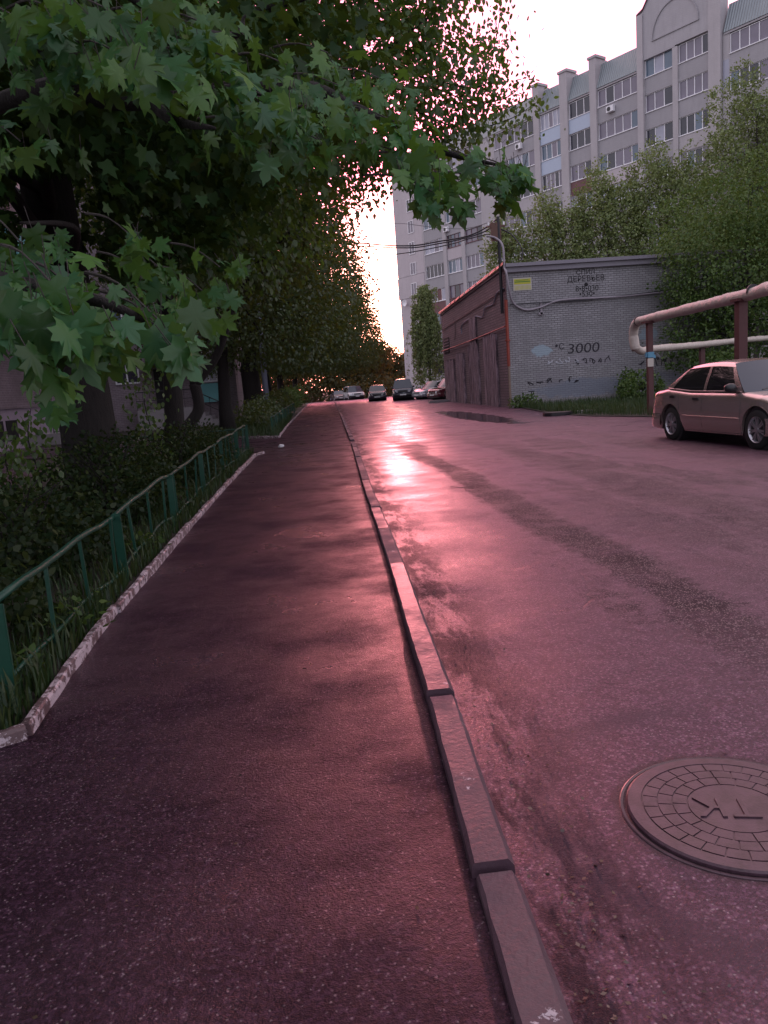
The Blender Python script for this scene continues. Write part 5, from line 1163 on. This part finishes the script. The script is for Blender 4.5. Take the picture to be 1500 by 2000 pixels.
bl = [((17.5, 33.3, 6.3), (2.0, 1.6, 1.5)), ((16.7, 33.3, 2.6), (1.3, 1.2, 1.9)), ((19.5, 33.2, 8.2), (2.6, 1.8, 2.0)), ((18.8, 33.6, 5.2), (3.1, 2.6, 2.6)), ((16.9, 33.2, 5.0), (1.5, 1.5, 1.1)), ((20.8, 33.2, 3.6), (3.0, 2.4, 2.6)), ((17.8, 33.2, 3.0), (1.9, 1.6, 1.9)), ((23, 33, 6.6), (3, 2.6, 3.4)), ((16.6, 33.4, 4.2), (.9, 1.1, .5))]
tree('dense dark green tree covering the right end of the substation', (19.5, 33.5, 0), 6.6, .2, bl, 2600, 14, .40, .115, OVAL, L_green, name='broadleaf_tree', zmin=.3)
bl = [((22.5, 42, 8.5), (3.6, 3, 2.6)), ((26, 40, 7), (4, 3, 4))]
tree('green tree between the dark tree and the pale trees, right of the substation', (24.5, 42, 0), 8.5, .22, bl, 800, 14, .45, .16, OVAL, L_green, name='broadleaf_tree')
for (x, y, h, lab) in [(13.6, 31.2, 1.3, 'dark bush against the foot of the graffiti wall'), (16.8, 30.5, 1.9, 'dark bush under the lower heating pipe'), (20.5, 30, 2.2, 'dark bush behind the parked sedan'), (9.5, 34.2, .55, 'small weed tuft at the corner of the substation'), (14.3, 34.2, 1.35, 'slender green bush standing against the painted wall')]:
    t = empty('bush', (x, y, .03)); tag(t, lab, 'bush', 'bushes in front of the substation'); w_ = .5+h*.35
    if h == 1.35: w_ = .4
    mm = MB(); [mm.tube([(0, 0, -.05), (random.uniform(-.2, .2), random.uniform(-.2, .2), h*.7)], [.02, .008], 5) for k in range(4)]; mm.build('stems', M_bark, t)
    crown('foliage', [((x, y, h*.5), (w_, w_*.8, h*.5))], int(170*w_*h)+20, 9, .16, .10, OVAL, L_green, t, zmin=.02)
# weeping birch beyond the substation
bt = empty('weeping_birch', (10.9, 70, gz(70))); tag(bt, 'weeping birch with long hanging shoots at the far corner of the substation', 'tree'); BB = Vector(bt.location)
px0 = at_Y(836, 700, 70).x
bt.location.x = px0; BB = Vector(bt.location)
m = MB(); m.tube(spline([(0, 0, -.1), (.1, 0, 3.5), (-.1, 0, 7), (.3, 0, 9.6)], 4), [.16-.011*i for i in range(13)], 8); P = []
A = []
for k in range(170):
    th = random.uniform(0, 6.28); z0_ = random.uniform(3.4, 9.6); r_ = random.uniform(.2, 1.7)*(1.1 if z0_ < 6.5 else .75); L_ = random.uniform(1.5, 4.2)
    p = spline([(0, 0, z0_-.5), (r_*.7*math.cos(th), r_*.7*math.sin(th), z0_+.2), (r_*math.cos(th), r_*math.sin(th), z0_-.3), (r_*1.08*math.cos(th), r_*1.05*math.sin(th), max(1.0+random.random(), z0_-L_))], 6)
    m.tube(p, [.022*(1-.9*i/(len(p)-1)) for i in range(len(p))], 4)
    for q in p[5:]:
        for j in range(7): P.append(np.array(q)+rng.normal(0, .10, 3)); A.append((.3*rng.normal(), .3*rng.normal(), -1))
m.build('trunk', M_bark2, bt); n = len(P); leafmesh('crown', np.array(P), np.array(A)+rnd(n, .25), rnd(n, 1), rng.uniform(.12, .22, n), DIA, L_olive, bt)
